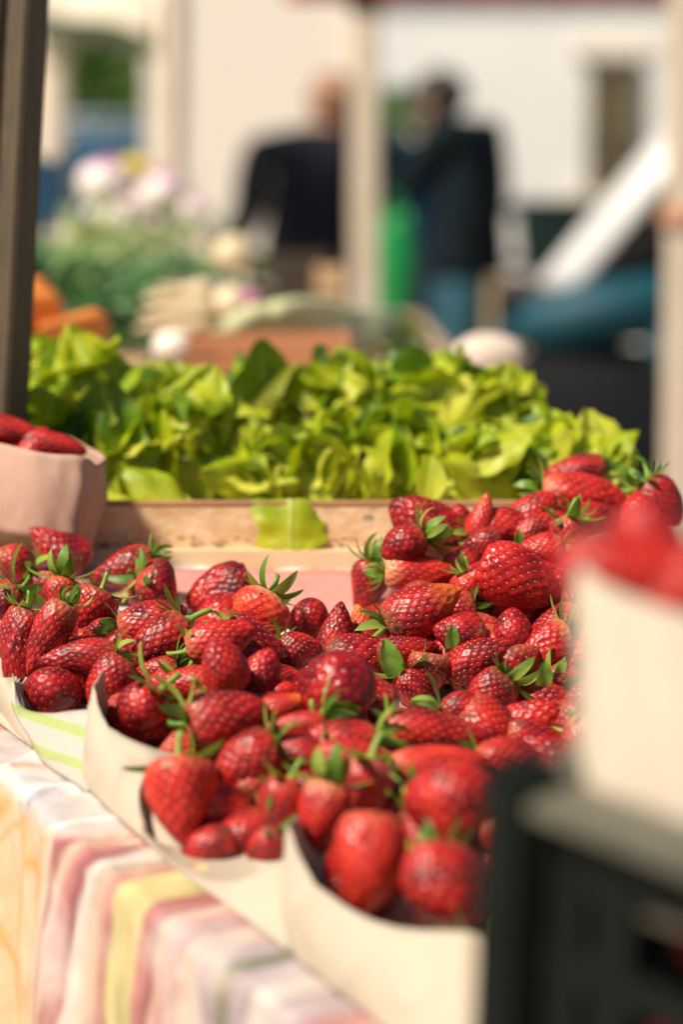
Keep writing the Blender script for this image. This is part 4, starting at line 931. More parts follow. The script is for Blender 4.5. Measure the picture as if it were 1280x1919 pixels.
# dark crate in front of the man's legs, and a tan one beside it
cc = W(540, 535, 2.9); wooden_crate(Vector((cc.x, cc.y, TZ2 + .001)), (.135, .12, max(.06, W(540, 470, 2.9).z - TZ2)), 'dark brown crate standing behind the leeks', M['darkwood'])
bm = bmesh.new(); ct = W(540, 470, 2.9)
c = W(618, 545, 2.75); wooden_crate(Vector((c.x, c.y, TZ2 + .001)), (.045, .10, W(618, 498, 2.75).z - TZ2), 'narrow tan wooden box right of the dark crate', M['tanwood'])

# ------------------------------------------------------------------ far stall: posts, red canopy
M['polepaint'] = noisy('cream_pole_paint', (.62, .52, .40), (.70, .60, .48), 6, .5, .1)
M['redcanvas'] = noisy('red_canvas', (.42, .03, .03), (.55, .05, .04), 4, .8, .2)
def pole(px, r, wpx, ztop, label, name='canopy_pole', clamp=True):
    c = W(px, 960, r); t = empty(name, (c.x, c.y, 0), 0, label, 'pole'); w_ = PX(wpx, r)
    bm = bmesh.new(); box(bm, (0, 0, ztop / 2), (w_, w_, ztop), bev=w_ * .12); bmobj('shaft', bm, M['polepaint'], t)
    bm = bmesh.new(); box(bm, (0, 0, .01), (w_ * 2.4, w_ * 2.4, .02), bev=.004); bmobj('foot_plate', bm, M['polepaint'], t); return t
p1 = pole(684, 5.0, 52, W(684, 15, 5.0).z, 'cream square pole carrying the red canopy, between the two men')
bm = bmesh.new(); box(bm, (0, 0, W(684, 20, 5.0).z), (.10, .10, .05), bev=.01); bmobj('bracket', bm, M['black'], p1)
p2 = pole(1275, 3.2, 66, 2.4, 'cream pole at the right edge in front of the scooter', 'stall_pole')
bm = bmesh.new(); c_ = W(1275, 408, 3.2); box(bm, (0, 0, c_.z), (PX(84, 3.2), PX(84, 3.2), PX(34, 3.2)), bev=.004); bmobj('clamp', bm, noisy('orange_clamp', (.66, .30, .18), (.74, .40, .26), 9, .5, .1), p2)
def canopy():
    x0, x1 = W(535, 0, 5).x, W(1330, 0, 5).x; y0 = W(0, 0, 5).y - .02; z = W(600, 6, 5.0).z
    t = empty('market_canopy', ((x0 + x1) / 2, y0, z), 0, 'red canopy whose lower edge just shows at the top of the picture', 'canopy')
    bm = bmesh.new(); n = 30; L = x1 - x0
    rows = []
    for h in (0, .06, .14, .20):
        rows.append([Vector((-L / 2 + L * i / n, -.02 * math.sin(i * .9) * (1 - h * 3), h + (.006 * math.cos(i * 2.1) if h == 0 else 0))) for i in range(n + 1)])
    rows.append([Vector((-L / 2 + L * i / n, .7, .45)) for i in range(n + 1)]); rows.append([Vector((-L / 2 + L * i / n, 1.5, .20)) for i in range(n + 1)])
    grid_obj('canvas', rows, M['redcanvas'], t, thick=.002, closed=False)
canopy()

# ------------------------------------------------------------------ people
def skin_mesh(name, pts, edges, radii, root=0, sub=2):
    me = bpy.data.meshes.new(name); me.from_pydata([list(p) for p in pts], edges, [])
    o = bpy.data.objects.new(name, me); COL.objects.link(o)
    md = o.modifiers.new('skin', 'SKIN'); md.use_smooth_shade = True; md.branch_smoothing = .6
    sv = me.skin_vertices[0].data
    for i, r in enumerate(radii): sv[i].radius = (r, r) if not isinstance(r, tuple) else r; sv[i].use_root = (i == root)
    ms = o.modifiers.new('sub', 'SUBSURF'); ms.levels = sub; ms.render_levels = sub
    bpy.context.view_layer.update()
    dg = bpy.context.evaluated_depsgraph_get(); m2 = bpy.data.meshes.new_from_object(o.evaluated_get(dg))
    bpy.data.objects.remove(o); bpy.data.meshes.remove(me); m2.name = name; return m2
SKIN = noisy('skin', (.62, .34, .24), (.70, .42, .31), 12, .5, .05)
def person(loc, rz, J, label, jacket_c, trouser_c, hair_c, skin_m, head_yaw=0, height=1.0, hair=True):
    """J: joint dictionary in metres, x right, y forward, z up"""
    t = empty('person', loc, rz, label, 'person'); t.scale = (height,) * 3
    P, E, Rr = [], [], []
    def v(p, r): P.append(Vector(p)); Rr.append(r); return len(P) - 1
    def e(a, b): E.append((a, b)); return b
    pel = v(J['pelvis'], .075); ch0 = e(pel, v(J['waist'], .085)); ch = e(ch0, v(J['chest'], .085)); nk = e(ch, v(J['neck'], .058)); hb = e(nk, v(J['head'] - Vector((0, 0, .05)), .066)); hd = e(hb, v(J['head'] + Vector((0, -.01, .03)), .082)); e(hd, v(J['head'] + Vector((0, -.01, .095)), .060))
    for s in ('L', 'R'):
        sh = e(ch, v(J['sh' + s], .036)); el = e(sh, v(J['el' + s], .038)); wr = e(el, v(J['wr' + s], .027))
        d = (J['wr' + s] - J['el' + s]).normalized(); pm = e(wr, v(J['wr' + s] + d * .055, .032))
        side = d.cross(Vector((0, 1, 0))).normalized() if abs(d.y) < .9 else Vector((1, 0, 0)); nn = d.cross(side).normalized()
        for k in range(4):
            q = J['wr' + s] + d * .095 + side * (.03 - k * .02); a = e(pm, v(q, .0095)); ln = (.034, .040, .037, .028)[k]
            b = e(a, v(q + d * ln + nn * .010, .0085)); e(b, v(q + d * ln * 1.5 + nn * .032, .007))
        th = e(pm, v(J['wr' + s] + d * .05 + side * .042 + nn * .01, .011)); e(th, v(J['wr' + s] + d * .085 + side * .055 + nn * .025, .009))
        hp = e(pel, v(J['hip' + s], .066)); kn = e(hp, v(J['kn' + s], .058)); an = e(kn, v(J['an' + s], .042)); e(an, v(J['an' + s] + Vector((0, .13, -.045)), .035))
    body = skin_mesh('body', P, E, Rr, 0, 2)
    bm = bmesh.new(); bm.from_mesh(body)
    H = J['head']; Y = Matrix.Rotation(head_yaw, 3, 'Z')
    ball(bm, H + Y @ Vector((0, .078, .0)), (.012, .022, .022), None, 10, 8)                 # nose
    ball(bm, H + Y @ Vector((0, .058, -.05)), (.030, .022, .022), None, 10, 8)              # chin
    for s in (-1, 1): ball(bm, H + Y @ Vector((s * .084, -.005, .005)), (.010, .022, .032), Y, 8, 8)
    bmobj_ = bpy.data.meshes.new('body'); bm.to_mesh(bmobj_); bm.free(); link('body', bmobj_, skin_m, t)
    for s in (-1, 1): bm = bmesh.new(); ball(bm, H + Y @ Vector((s * .032, .070, .028)), (.012, .010, .008), Y, 8, 6); bmobj('eye', bm, M['black'], t, True)
    bm = bmesh.new(); ball(bm, H + Y @ Vector((0, .072, -.030)), (.024, .010, .006), Y, 8, 6); bmobj('mouth', bm, noisy('lips', (.45, .15, .12), (.5, .2, .15), 5, .5, 0), t, True)
    if hair:
        bm = bmesh.new(); ball(bm, H + Y @ Vector((0, -.028, .065)), (.094, .100, .090), None, 20, 14)
        for q in bm.verts: q.co += (q.co - H).normalized() * .006 * mnoise.noise(q.co * 40)
        bmobj('hair', bm, noisy('hair', hair_c, tuple(x * 1.6 for x in hair_c), 40, .6, .4), t, True)
    # jacket
    P, E, Rr = [], [], []
    pe0 = v(J['pelvis'] + Vector((0, 0, -.04)), (.165, .135)); pel = e(pe0, v(J['pelvis'] + Vector((0, 0, .05)), (.178, .145))); a = e(pel, v(J['waist'] + Vector((0, 0, -.05)), (.170, .140))); ms_ = (J['shL'] + J['shR']) / 2; c2 = e(a, v(J['waist'].lerp(ms_, .55), (.175, .140))); c3 = e(c2, v(ms_ + Vector((0, .01, -.035)), (.150, .120))); e(c3, v(J['neck'] + Vector((0, 0, -.01)), (.072, .072)))
    for s in ('L', 'R'):
        sh = e(c3, v(J['sh' + s] + Vector((0, 0, -.012)), .088)); m_ = e(sh, v(J['sh' + s].lerp(J['el' + s], .5), .070)); el = e(m_, v(J['el' + s], .060)); e(el, v(J['wr' + s], .044))
    me = skin_mesh('jacket', P, E, Rr, 0, 2); link('jacket', me, jacket_c, t)
    P, E, Rr = [], [], []
    tp_ = v(J['pelvis'] + Vector((0, 0, .17)), (.150, .120)); tp2 = e(tp_, v(J['pelvis'] + Vector((0, 0, .06)), (.155, .125))); pel = e(tp2, v(J['pelvis'] + Vector((0, 0, -.05)), (.155, .125)))
    for s in ('L', 'R'):
        hp = e(pel, v(J['hip' + s] + Vector((0, 0, -.14)), .095)); kn = e(hp, v(J['kn' + s], .080)); e(kn, v(J['an' + s] + Vector((0, 0, .02)), .066))
    link('trousers', skin_mesh('trousers', P, E, Rr, 0, 2), trouser_c, t)
    for s in ('L', 'R'):
        bm = bmesh.new(); ball(bm, J['an' + s] + Vector((0, .07, -.045)), (.050, .14, .042), None, 16, 10); bmobj('shoe', bm, M['black'], t, True)
    return t
def joints(**k):
    J = dict(pelvis=(0, 0, .95), waist=(0, 0, 1.13), chest=(0, 0, 1.32), neck=(0, 0, 1.49), head=(0, .02, 1.60), shL=(-.17, 0, 1.42), shR=(.17, 0, 1.42), elL=(-.25, .02, 1.13), elR=(.25, .02, 1.13),
             wrL=(-.25, .14, .90), wrR=(.25, .14, .90), hipL=(-.09, 0, .90), hipR=(.09, 0, .90), knL=(-.10, .02, .50), knR=(.10, .02, .50), anL=(-.11, 0, .09), anR=(.11, 0, .09))
    J.update(k); return {a: Vector(b) for a, b in J.items()}
navy = noisy('navy_jacket', (.006, .009, .016), (.012, .017, .027), 5, .85, .2, spec=.2)
teal = noisy('dark_teal_jacket', (.003, .009, .014), (.007, .016, .022), 5, .85, .2, spec=.15)
jeans = noisy('blue_jeans', (.008, .055, .09), (.016, .085, .13), 8, .85, .2)
dark = noisy('dark_trousers', (.014, .014, .018), (.024, .024, .03), 8, .85, .2)
ruddy = noisy('ruddy_skin', (.66, .33, .22), (.72, .44, .32), 8, .5, .05)
c = W(590, 960, 6.6)
man1 = person((c.x - .015, c.y, 0), R(4), joints(head=(.09, .11, 1.475), neck=(.06, .06, 1.41), chest=(.02, .02, 1.30), shL=(-.17, .02, 1.37), shR=(.20, .0, 1.39), elL=(-.205, -.02, 1.12), wrL=(-.30, .20, 1.03), elR=(.24, .06, 1.10), wrR=(.17, .26, 1.0)),
       'man in navy jacket seen from behind, left of the cream pole, leaning over a table', navy, dark, (.24, .12, .07), ruddy, 0, 1.08, hair=True)
man1.scale = (1.12, 1.15, 1.08)
c = W(874, 960, 6.6)
person((c.x, c.y, 0), R(58), joints(head=(.01, .15, 1.515), neck=(0, .07, 1.46), chest=(0, .01, 1.35), shL=(-.13, .02, 1.47), shR=(.13, .0, 1.47), elL=(-.15, .18, 1.22), wrL=(-.12, .34, 1.32), elR=(.15, -.02, 1.18), wrR=(.17, .06, .99)),
       'man in dark teal jacket and blue jeans right of the cream pole, looking left', teal, jeans, (.022, .014, .010), SKIN, .2, 1.06)
# the man's greens and green bag
bunch(745, 205, 6.0, 100, 90, 80, leafmat('bright_greens', [(.02, .14, .02), (.05, .26, .03), (.12, .36, .05)], (.2, .6, .1), .3, 8), 'bright green leafy bunch beside the face of the man in teal', 'leafy_bunch', 'greens', None, up=.9, wid=.35, seed=9)
def sack(px, py, r, wpx, hpx, mat, label, name, cat):
    c = W(px, py + hpx / 2, r); w_, h_ = PX(wpx, r) / 2, PX(hpx, r); t = empty(name, c, 0, label, cat)
    rows = []
    for k in range(14):
        f = k / 13; s = (math.sin(math.pi * (.12 + .80 * (1 - f) ** .8)) ** .6) if f > 0 else .75
        rows.append([Vector((math.cos(a) * w_ * s, math.sin(a) * w_ * .5 * s, h_ * f)) * (1 + .05 * math.sin(5 * a + f * 9)) for a in [2 * math.pi * i / 28 for i in range(28)]])
    grid_obj('sack', rows[::-1], mat, t, .003, bottom=True)
    bm = bmesh.new(); tube(bm, [Vector((w_ * .3 * math.cos(a), 0, h_ + w_ * 1.0 * math.sin(a))) for a in [math.pi * i / 10 for i in range(11)]], .006, 8); bmobj('handle', bm, mat, t, True)
    return t
greenbag = noisy('green_plastic', (.0, .26, .06), (.01, .34, .09), 4, .4, .15)
sack(738, 505, 5.6, 74, 200, greenbag, 'bright green carrier bag hanging by the cream pole', 'carrier_bag', 'bag')

# ------------------------------------------------------------------ table with cartons and dark green tub, right of the man
slab_table('trading_table', W(905, 0, 6.4).x, W(1230, 0, 6.4).x, 8.6, 9.3, .70, M['plank'], 'low wooden table under the tan cartons, beyond the scooter')
M['carton'] = noisy('tan_carton', (.56, .42, .26), (.66, .52, .34), 5, .8, .1)
def carton(px0, px1, py0, r, label, d=.3, z=.70):
    x0, x1 = W(px0, 0, r).x, W(px1, 0, r).x; zt = W(0, py0, r).z; t = empty('carton', ((x0 + x1) / 2, W(0, 0, r).y + d / 2, z), 0, label, 'box', 'tan cartons on the far table')
    h = zt - z; bm = bmesh.new(); box(bm, (0, 0, h / 2), (x1 - x0, d, h), bev=.004); bmobj('carton_body', bm, M['carton'], t)
    for s in (-1, 1): bm = bmesh.new(); box(bm, (0, s * (d / 2 + .03), h - .02), (x1 - x0 - .01, .09, .004), Matrix.Rotation(s * -.5, 3, 'X')); bmobj('flap', bm, M['carton'], t)
carton(925, 1000, 525, 6.2, 'tan carton right beside the man in jeans'); carton(1010, 1100, 515, 6.2, 'tan carton under the dark green tub')
def tub():
    c = W(1045, 512, 6.3); w_ = PX(150, 6.3) / 2; h = PX(125, 6.3); t = empty('plastic_tub', (c.x, c.y + .15, c.z + .002), 0, 'dark green plastic tub on a tan carton beyond the scooter', 'tub')
    rows = [[Vector((math.cos(a) * w_ * s, math.sin(a) * w_ * .7 * s, z * h)) for a in [2 * math.pi * i / 28 for i in range(28)]] for z, s in ((1, 1), (.9, .98), (.6, .93), (.3, .87), (.05, .82), (0, .78))]
    m = noisy('dark_green_plastic', (.010, .055, .050), (.018, .075, .065), 4, .5, .1)
    grid_obj('shell', rows, m, t, .004, bottom=True)
    bm = bmesh.new(); tube(bm, [r_ * 1.03 for r_ in rows[0]] + [rows[0][0] * 1.03], .012, 8); bmobj('rim', bm, m, t, True)
    bm = bmesh.new(); tube(bm, [Vector((-w_, 0, h * .9)), Vector((-w_ - .12, 0, h * .93)), Vector((-w_ - .14, 0, h * .55)), Vector((-w_ - .10, 0, h * .12)), Vector((-w_ * .85, 0, h * .12))], .014, 8); bmobj('handle', bm, M['black'], t, True)
tub()

# ------------------------------------------------------------------ scooter
def scooter():
    r = 4.5; c = W(1020, 600, r)
    t = empty('scooter', (c.x + .29, c.y, 0), R(-4), 'teal and black scooter with pale raked windshield, behind the right pole', 'scooter')
    t.scale = (1, 1, 1.12)
    # local: -x is the front
    body = noisy('teal_paint', (.003, .035, .055), (.008, .085, .12), 7, .55, 0, spec=.3); chrome = noisy('chrome', (.6, .6, .6), (.7, .7, .7), 5, .2, 0, metal=1)
    for x in (-.30, .95):
        bm = bmesh.new(); torus(bm, (x, 0, .23), .18, .05); wh = bmobj('wheel', bm, M['black'], t, True)
        bm = bmesh.new(); torus(bm, (x, 0, .23), .13, .012)
        for k in range(5): a = k * 1.2566; box(bm, (x + .065 * math.cos(a), 0, .23 + .065 * math.sin(a)), (.13, .02, .02), Matrix.Rotation(-a, 3, 'Y'))
        bmobj('rim', bm, chrome, wh, True)
    dk = noisy('matt_black_panel', (.004, .005, .007), (.009, .010, .012), 5, .8, .1, spec=.12)
    def loft(nm, secs, m):   # secs: (x, z0, z1, half width)
        bm = bmesh.new(); rg = []
        for (x, z0, z1, hw) in secs:
            rg.append([bm.verts.new((x + .0, math.cos(a) * hw * (abs(math.cos(a)) ** -.25 if abs(math.cos(a)) > .05 else 1), (z0 + z1) / 2 + math.sin(a) * (z1 - z0) / 2)) for a in [2 * math.pi * k / 16 for k in range(16)]])
        for i in range(len(rg) - 1):
            for k in range(16): bm.faces.new((rg[i][k], rg[i][(k + 1) % 16], rg[i + 1][(k + 1) % 16], rg[i + 1][k]))
        bm.faces.new(rg[0][::-1]); bm.faces.new(rg[-1]); return bmobj(nm, bm, m, t, True)
    loft('front_fender', [(-.52, .40, .44, .05), (-.42, .40, .52, .09), (-.28, .40, .54, .10), (-.12, .36, .50, .08)], dk)
    loft('lower_fairing', [(-.38, .60, .74, .05), (-.30, .50, .80, .15), (-.15, .36, .80, .22), (0, .30, .78, .23), (.08, .32, .72, .22)], dk)
    loft('nose_fairing', [(-.42, .80, .84, .03), (-.34, .78, .90, .12), (-.20, .78, .94, .18), (-.02, .80, .97, .17), (.08, .84, .96, .10)], body)
    loft('side_panel', [(-.02, .74, .84, .24), (.10, .60, .88, .20), (.16, .40, .86, .12)], body)
    loft('floorboard', [(.05, .28, .36, .18), (.30, .27, .34, .20), (.5, .28, .40, .18)], M['black'])
    loft('rear_body', [(.42, .38, .66, .14), (.6, .36, .72, .18), (.9, .42, .76, .18), (1.2, .56, .76, .10), (1.32, .66, .74, .04)], body)
    loft('seat', [(.42, .72, .78, .10), (.6, .72, .82, .15), (.9, .74, .88, .16), (1.15, .76, .90, .12), (1.25, .80, .88, .06)], M['black'])
    bm = bmesh.new(); tube(bm, [(.06, -.36, 1.06), (.02, -.20, 1.05), (-.02, 0, 1.02), (.02, .20, 1.05), (.06, .36, 1.06)], .016, 8); bmobj('handlebar', bm, M['black'], t, True)
    for s in (-1, 1):
        bm = bmesh.new(); ball(bm, (.02, s * .34, 1.24), (.015, .06, .045)); tube(bm, [(.02, s * .26, 1.05), (.0, s * .30, 1.15), (.02, s * .34, 1.22)], .007, 6); bmobj('mirror', bm, M['black'], t, True)
    loft('dashboard', [(-.22, .88, .95, .06), (-.10, .90, 1.05, .11), (.02, .92, 1.16, .12), (.12, .95, 1.24, .11), (.20, 1.0, 1.22, .07)], dk)
    bm = bmesh.new(); ball(bm, (-.37, 0, .87), (.05, .09, .05)); bmobj('headlight', bm, dk, t, True)
    # windshield: curved sheet, raked back
    rows = []
    for k in range(12):
        f = k / 11; cx = -.31 + .36 * f; z = .93 + .40 * f; hw = .07 + .03 * math.sin(math.pi * f)
        rows.append([Vector((cx + .09 * (s * s), s * hw, z - .03 * s * s)) for s in [-1 + 2 * i / 12 for i in range(13)]])
    gm = noisy('frosted_windshield', (.52, .53, .53), (.60, .60, .60), 3, .35, 0)
    grid_obj('windshield', rows, gm, t, .004, closed=False)
scooter()
# pale cushion / sack right behind the lettuces
o_ = root_veg(915, 672, 1.75, 62, noisy('sackcloth', (.62, .50, .42), (.70, .58, .49), 10, .9, .3), 'pale cream cloth sack behind the highest lettuce', 'cloth_sack', 'sack', green=False, sq=(1.15, .8, .75))
stand_c = W(915, 717, 1.75)
slab_table('side_stand', stand_c.x - .06, stand_c.x + .045, stand_c.y - .05, stand_c.y + .10, stand_c.z + .0, M['plank'], 'small wooden stand carrying the pale cloth sack behind the lettuces')

# ------------------------------------------------------------------ buildings and street
def siding():
    m, nt, b = newmat('cream_siding', (.7, .6, .5), .7); g = N(nt, 'ShaderNodeNewGeometry'); s = N(nt, 'ShaderNodeSeparateXYZ'); nt.links.new(g.outputs['Position'], s.inputs[0])
    mu = N(nt, 'ShaderNodeMath', operation='MULTIPLY', i={1: 9.}); nt.links.new(s.outputs[2], mu.inputs[0]); fr = N(nt, 'ShaderNodeMath', operation='FRACT'); nt.links.new(mu.outputs[0], fr.inputs[0])
    nt.links.new(ramp(nt, fr.outputs[0], [(0, (.64, .55, .47)), (.10, (.80, .73, .66)), (1, (.84, .78, .71))]), b.inputs['Base Color']); return m
def wallthing(name, px0, px1, r, z1, depth, m, label, cat, extra=None):
    x0, x1 = W(px0, 0, r).x, W(px1, 0, r).x; y = W(0, 960, r).y
    t = empty(name, ((x0 + x1) / 2, y + depth / 2, 0), 0, label, cat)
    bm = bmesh.new(); box(bm, (0, 0, z1 / 2), (x1 - x0, depth, z1)); bmobj('wall', bm, m, t)
    return t, x1 - x0, depth
kb, kw, kd = wallthing('kiosk', 300, 676, 10, 3.0, 1.6, siding(), 'cream kiosk with horizontal siding behind the man in navy', 'kiosk')
bm = bmesh.new(); box(bm, (0, 0, 3.04), (kw + .3, kd + .3, .08), bev=.01); bmobj('roof', bm, M['polepaint'], kb)
for s in (-1, 1): bm = bmesh.new(); box(bm, (s * (kw / 2), -kd / 2 - .005, 1.5), (.12, .06, 2.99), bev=.005); bmobj('corner_trim', bm, M['white'], kb)
wl = noisy('white_render', (.82, .82, .80), (.88, .88, .86), 1.2, .85, .2)
hb, hw_, hd_ = wallthing('white_house', 560, 2300, 13, 5.5, 4, wl, 'white rendered house with a tall window, behind the man in teal', 'house')
hx = hb.location.x; hy = hb.location.y
def window(px0, px1, py0, py1, r):
    x0, x1 = W(px0, 0, r).x - hx, W(px1, 0, r).x - hx; z0, z1 = W(0, py1, r).z, W(0, py0, r).z; y = -hd_ / 2
    bm = bmesh.new()
    for x in (x0, x1, (x0 + x1) / 2): box(bm, (x, y - .02, (z0 + z1) / 2), (.06, .08, z1 - z0 + .06), bev=.006)
    for z in (z0, z1, z0 + (z1 - z0) * .35): box(bm, ((x0 + x1) / 2, y - .021, z), (x1 - x0 + .06, .078, .06), bev=.006)
    f = bmobj('window', bm, noisy('olive_frame', (.12, .095, .05), (.17, .14, .08), 6, .6, .1), hb)
    bm = bmesh.new(); box(bm, ((x0 + x1) / 2, y - .006, (z0 + z1) / 2), (x1 - x0, .01, z1 - z0)); bmobj('pane', bm, noisy('dull_curtained_pane', (.16, .14, .08), (.26, .22, .13), 2, .25, 0), f)
    bm = bmesh.new(); box(bm, ((x0 + x1) / 2, y - .06, z0 - .07), (x1 - x0 + .3, .16, .06), bev=.008); bmobj('sill', bm, M['polepaint'], f)
    bm = bmesh.new(); box(bm, ((x0 + x1) / 2, y - .012, z1 + .12), (x1 - x0 + .30, .03, .14), bev=.006); bmobj('lintel', bm, M['white'], f)
window(1100, 1182, 130, 355, 13)
bm = bmesh.new(); box(bm, (0, -hd_ / 2 - .03, W(0, 30, 13).z + .2), (hw_, .08, .22), bev=.01); bmobj('cornice', bm, M['polepaint'], hb)
bm = bmesh.new(); box(bm, (0, 0, 5.6), (hw_ + .4, hd_ + .4, .2), bev=.02); bmobj('roof', bm, M['polepaint'], hb)
# drapes / awning at upper left
def awning():
    r = 5.5; t = empty('stall_awning', W(180, 60, r) * 1.0, 0, 'cream fabric awning sloping across the upper left corner', 'awning'); o = t.location
    rows = []
    for k in range(8):
        f = k / 7; rows.append([(W(60 + 225 * s, -165 + f * 178 + 55 * s * f + 8 * math.sin(s * 7) * f, r) - o) + Vector((0, .9 * (1 - f), 0)) for s in [i / 16 for i in range(17)]])
    grid_obj('canvas', rows, noisy('cream_canvas', (.74, .66, .50), (.80, .72, .58), 5, .8, .2), t, .003, closed=False)
    bm = bmesh.new(); c = W(315, 0, r) - o; g = W(297, 1000, r); tube(bm, [Vector((c.x, 0.02, .5)), Vector((c.x, .02, -o.z + .002))], .028, 12); bmobj('support', bm, M['polepaint'], t, True)
awning()
def curtain():
    r = 6.0; a, b = W(300, 0, r), W(350, 0, r); t = empty('side_curtain', ((a.x + b.x) / 2, a.y, 0), 0, 'pale cream curtain gathered at the corner of the kiosk', 'curtain')
    n = 30; w_ = b.x - a.x; rows = [[Vector((-w_ / 2 + w_ * i / n * (1 - .45 * max(0, (1.9 - z)) * .6), .02 * math.sin(i * 1.4), z)) for i in range(n + 1)] for z in (2.3, 2.0, 1.7, 1.4, 1.1, .8, .4, .05)]
    grid_obj('fabric', rows, noisy('cream_fabric', (.74, .68, .48), (.80, .76, .60), 5, .8, .2), t, .002, closed=False)
    bm = bmesh.new(); tube(bm, [(-w_ / 2, 0, 2.31), (w_ / 2, 0, 2.31)], .012, 8); bmobj('rail', bm, M['polepaint'], t, True)
    bm = bmesh.new(); tube(bm, [(-w_ / 2, .04, 2.31), (-w_ / 2, .04, 0.002)], .012, 8); bmobj('upright', bm, M['polepaint'], t, True)
curtain()
def shade_band():  # dark sheet added in place of the shadow at the top of the opening
    r = 8; c = W(185, 60, r); t = empty('shadow_band', c, 0, 'dark olive band standing in for the shadow behind the cream awning', 'awning'); o = t.location
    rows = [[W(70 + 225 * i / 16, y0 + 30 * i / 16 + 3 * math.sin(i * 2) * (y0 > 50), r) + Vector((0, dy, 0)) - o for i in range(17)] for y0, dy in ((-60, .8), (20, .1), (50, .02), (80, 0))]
    grid_obj('canvas', rows, noisy('painted_shade_olive', (.035, .045, .02), (.06, .075, .03), 5, .8, .2), t, .004, closed=False)
    for px in (72, 300):
        q = W(px, 0, r) - o; bm = bmesh.new(); tube(bm, [Vector((q.x, .12, .05)), Vector((q.x, .12, -o.z + .002))], .015, 10); bmobj('support', bm, M['polepaint'], t, True)
shade_band()
# cream column, tree, parked car and another building seen through the opening
cl = W(103, 960, 9); t = empty('column', (cl.x, cl.y, 0), 0, 'thick pale column seen between the post and the dark tree', 'column')
bm = bmesh.new(); zc_ = W(0, 105, 9).z; tube(bm, [(0, 0, .12), (0, 0, zc_)], [.095, .085], 20); bmobj('shaft', bm, M['polepaint'], t, True)
bm = bmesh.new(); box(bm, (0, 0, .06), (.26, .26, .12), bev=.01); bmobj('base', bm, M['polepaint'], t)
bm = bmesh.new(); ball(bm, (0, 0, zc_), (.12, .12, .07)); bmobj('cap', bm, M['polepaint'], t, True)
def tree(px, r, ztop, cz, rad, label, seed):
    c = W(px, 960, r); t = empty('tree', (c.x, c.y, 0), 0, label, 'tree'); rn = random.Random(seed)
    bm = bmesh.new(); tube(bm, [(0, 0, 0), (.05, 0, cz * .5), (0, .05, cz)], [.16, .12, .07], 10)
    for k in range(6):
        a = rn.uniform(0, 6.28); tube(bm, [(0, 0, cz * .6 + k * .08), (math.cos(a) * rad * .4, math.sin(a) * rad * .4, cz * .85), (math.cos(a) * rad * .75, math.sin(a) * rad * .75, cz + rn.uniform(-.3, .4))], [.06, .04, .015], 7)
    bmobj('trunk', bm, M['darkwood'], t, True)
    V, Fc, U = [], [], []
    cl_ = [Vector((rn.gauss(0, .45), rn.gauss(0, .45), rn.gauss(0, .4))) * rad + Vector((0, 0, cz)) for _ in range(26)]
    for k in range(3200):
        q = rn.choice(cl_) + Vector((rn.gauss(0, .16), rn.gauss(0, .16), rn.gauss(0, .13))) * rad
        a = Vector((rn.uniform(-1, 1), rn.uniform(-1, 1), rn.uniform(-.6, .6))).normalized(); b = a.cross(Vector((rn.uniform(-1, 1), rn.uniform(-1, 1), rn.uniform(-1, 1)))).normalized(); s = rn.uniform(.05, .10)
        k0 = len(V); V += [q, q + a * s + b * s * .45, q + a * 2 * s, q + a * s - b * s * .45]; U += [(0, 0), (1, 0), (1, 1), (0, 1)]; Fc.append((k0, k0 + 1, k0 + 2, k0 + 3))
    leaf_obj('crown', V, Fc, U, leafmat('tree_leaves', [(.015, .05, .004), (.04, .12, .005), (.09, .20, .008)], (.2, .4, .02), .25, 1.5), t, Vector((0, 0, 0)))
tree(215, 16, 3.4, 2.35, .95, 'dark leafy tree seen in the gap at the upper left', 3)
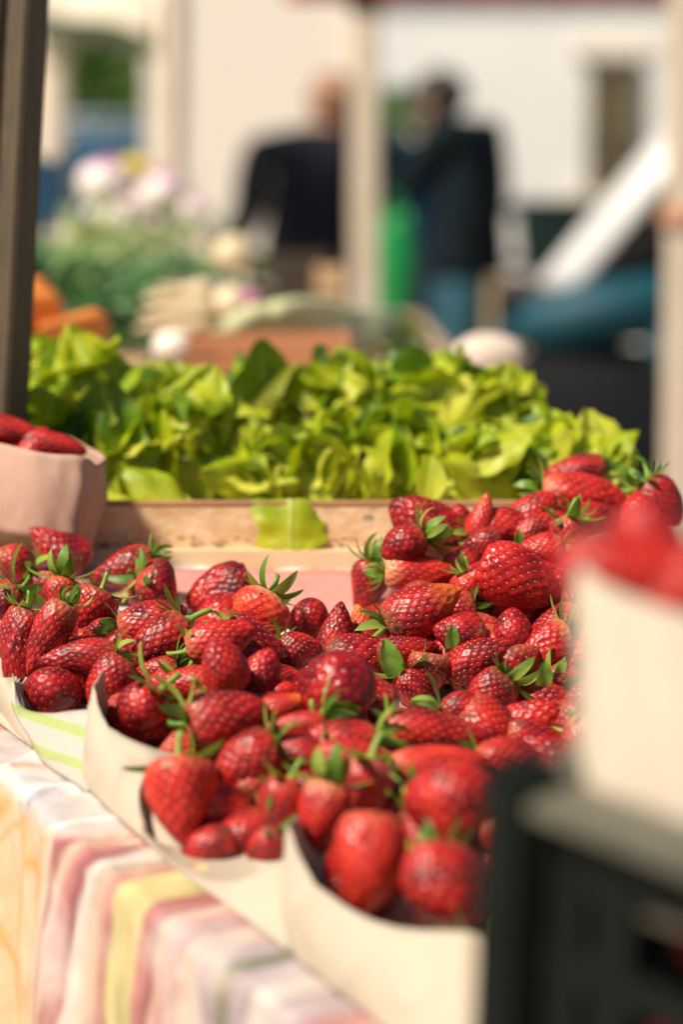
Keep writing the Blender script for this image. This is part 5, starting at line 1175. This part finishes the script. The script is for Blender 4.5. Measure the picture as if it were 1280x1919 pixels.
def car():
    c = W(190, 960, 12); t = empty('parked_van', (c.x - .2, c.y, 0), R(8), 'parked blue van with pale windows seen in the gap at the left', 'van'); t.scale = (1.2, 1.2, 1.06)
    blue = noisy('blue_car_paint', (.006, .06, .13), (.010, .08, .16), 2, .25, 0); gl = noisy('pale_glass', (.05, .10, .15), (.18, .24, .28), 2, .2, 0)
    def loft(nm, secs, m, par):
        bm = bmesh.new(); rg = []
        for (z, x0, x1, hw) in secs:
            rg.append([bm.verts.new(p) for p in ((x0, -hw * .8, z), (x0 + .15, -hw, z), (x1 - .15, -hw, z), (x1, -hw * .8, z), (x1, hw * .8, z), (x1 - .15, hw, z), (x0 + .15, hw, z), (x0, hw * .8, z))])
        for i in range(len(rg) - 1):
            for k in range(8): bm.faces.new((rg[i][k], rg[i][(k + 1) % 8], rg[i + 1][(k + 1) % 8], rg[i + 1][k]))
        bm.faces.new(rg[0][::-1]); bm.faces.new(rg[-1]); bmesh.ops.bevel(bm, geom=bm.edges[:], offset=.02, segments=2, affect='EDGES'); return bmobj(nm, bm, m, par, True)
    loft('body', [(.25, -2.0, 2.0, .80), (.45, -2.1, 2.1, .86), (1.1, -2.05, 2.05, .86), (1.62, -1.8, 1.98, .82)], blue, t)
    loft('cabin_windows', [(1.621, -1.5, 1.9, .78), (1.74, -1.3, 1.8, .72)], gl, t)
    loft('roof', [(1.741, -1.35, 1.85, .74), (1.80, -1.1, 1.6, .62)], gl, t)
    for x in (-1.3, 1.3):
        for y in (-.80, .80):
            bm = bmesh.new(); torus(bm, (x, y, .31), .22, .09); wq = bmobj('wheel', bm, M['black'], t, True)
            bm = bmesh.new(); tube(bm, [(x, y - .06, .31), (x, y + .06, .31)], .17, 16); bmobj('rim', bm, gl, wq)
    for y in (-.6, .6): bm = bmesh.new(); ball(bm, (-2.05, y, .72), (.05, .16, .09)); bmobj('headlight', bm, gl, t, True)
car()
gb_, gw_, gd_ = wallthing('grey_building', -900, 500, 24, 6, 3, noisy('grey_render', (.34, .33, .30), (.44, .42, .38), 1.2, .9, .2), 'greyish building far behind the tree at the upper left', 'building')  # plain grey plaster colour
bm = bmesh.new(); box(bm, (0, 0, 6.1), (gw_ + .4, gd_ + .4, .2), bev=.02); bmobj('roof', bm, M['darkwood'], gb_)
for i in range(4):
    bm = bmesh.new(); x = -gw_ / 2 + 1.2 + i * 2.2; box(bm, (x, -gd_ / 2 - .01, 2.6), (.8, .05, 1.3), bev=.01); f = bmobj('window', bm, M['darkwood'], gb_)
    bm = bmesh.new(); box(bm, (x, -gd_ / 2 - .04, 2.6), (.66, .012, 1.16)); bmobj('pane', bm, M['black'], f)
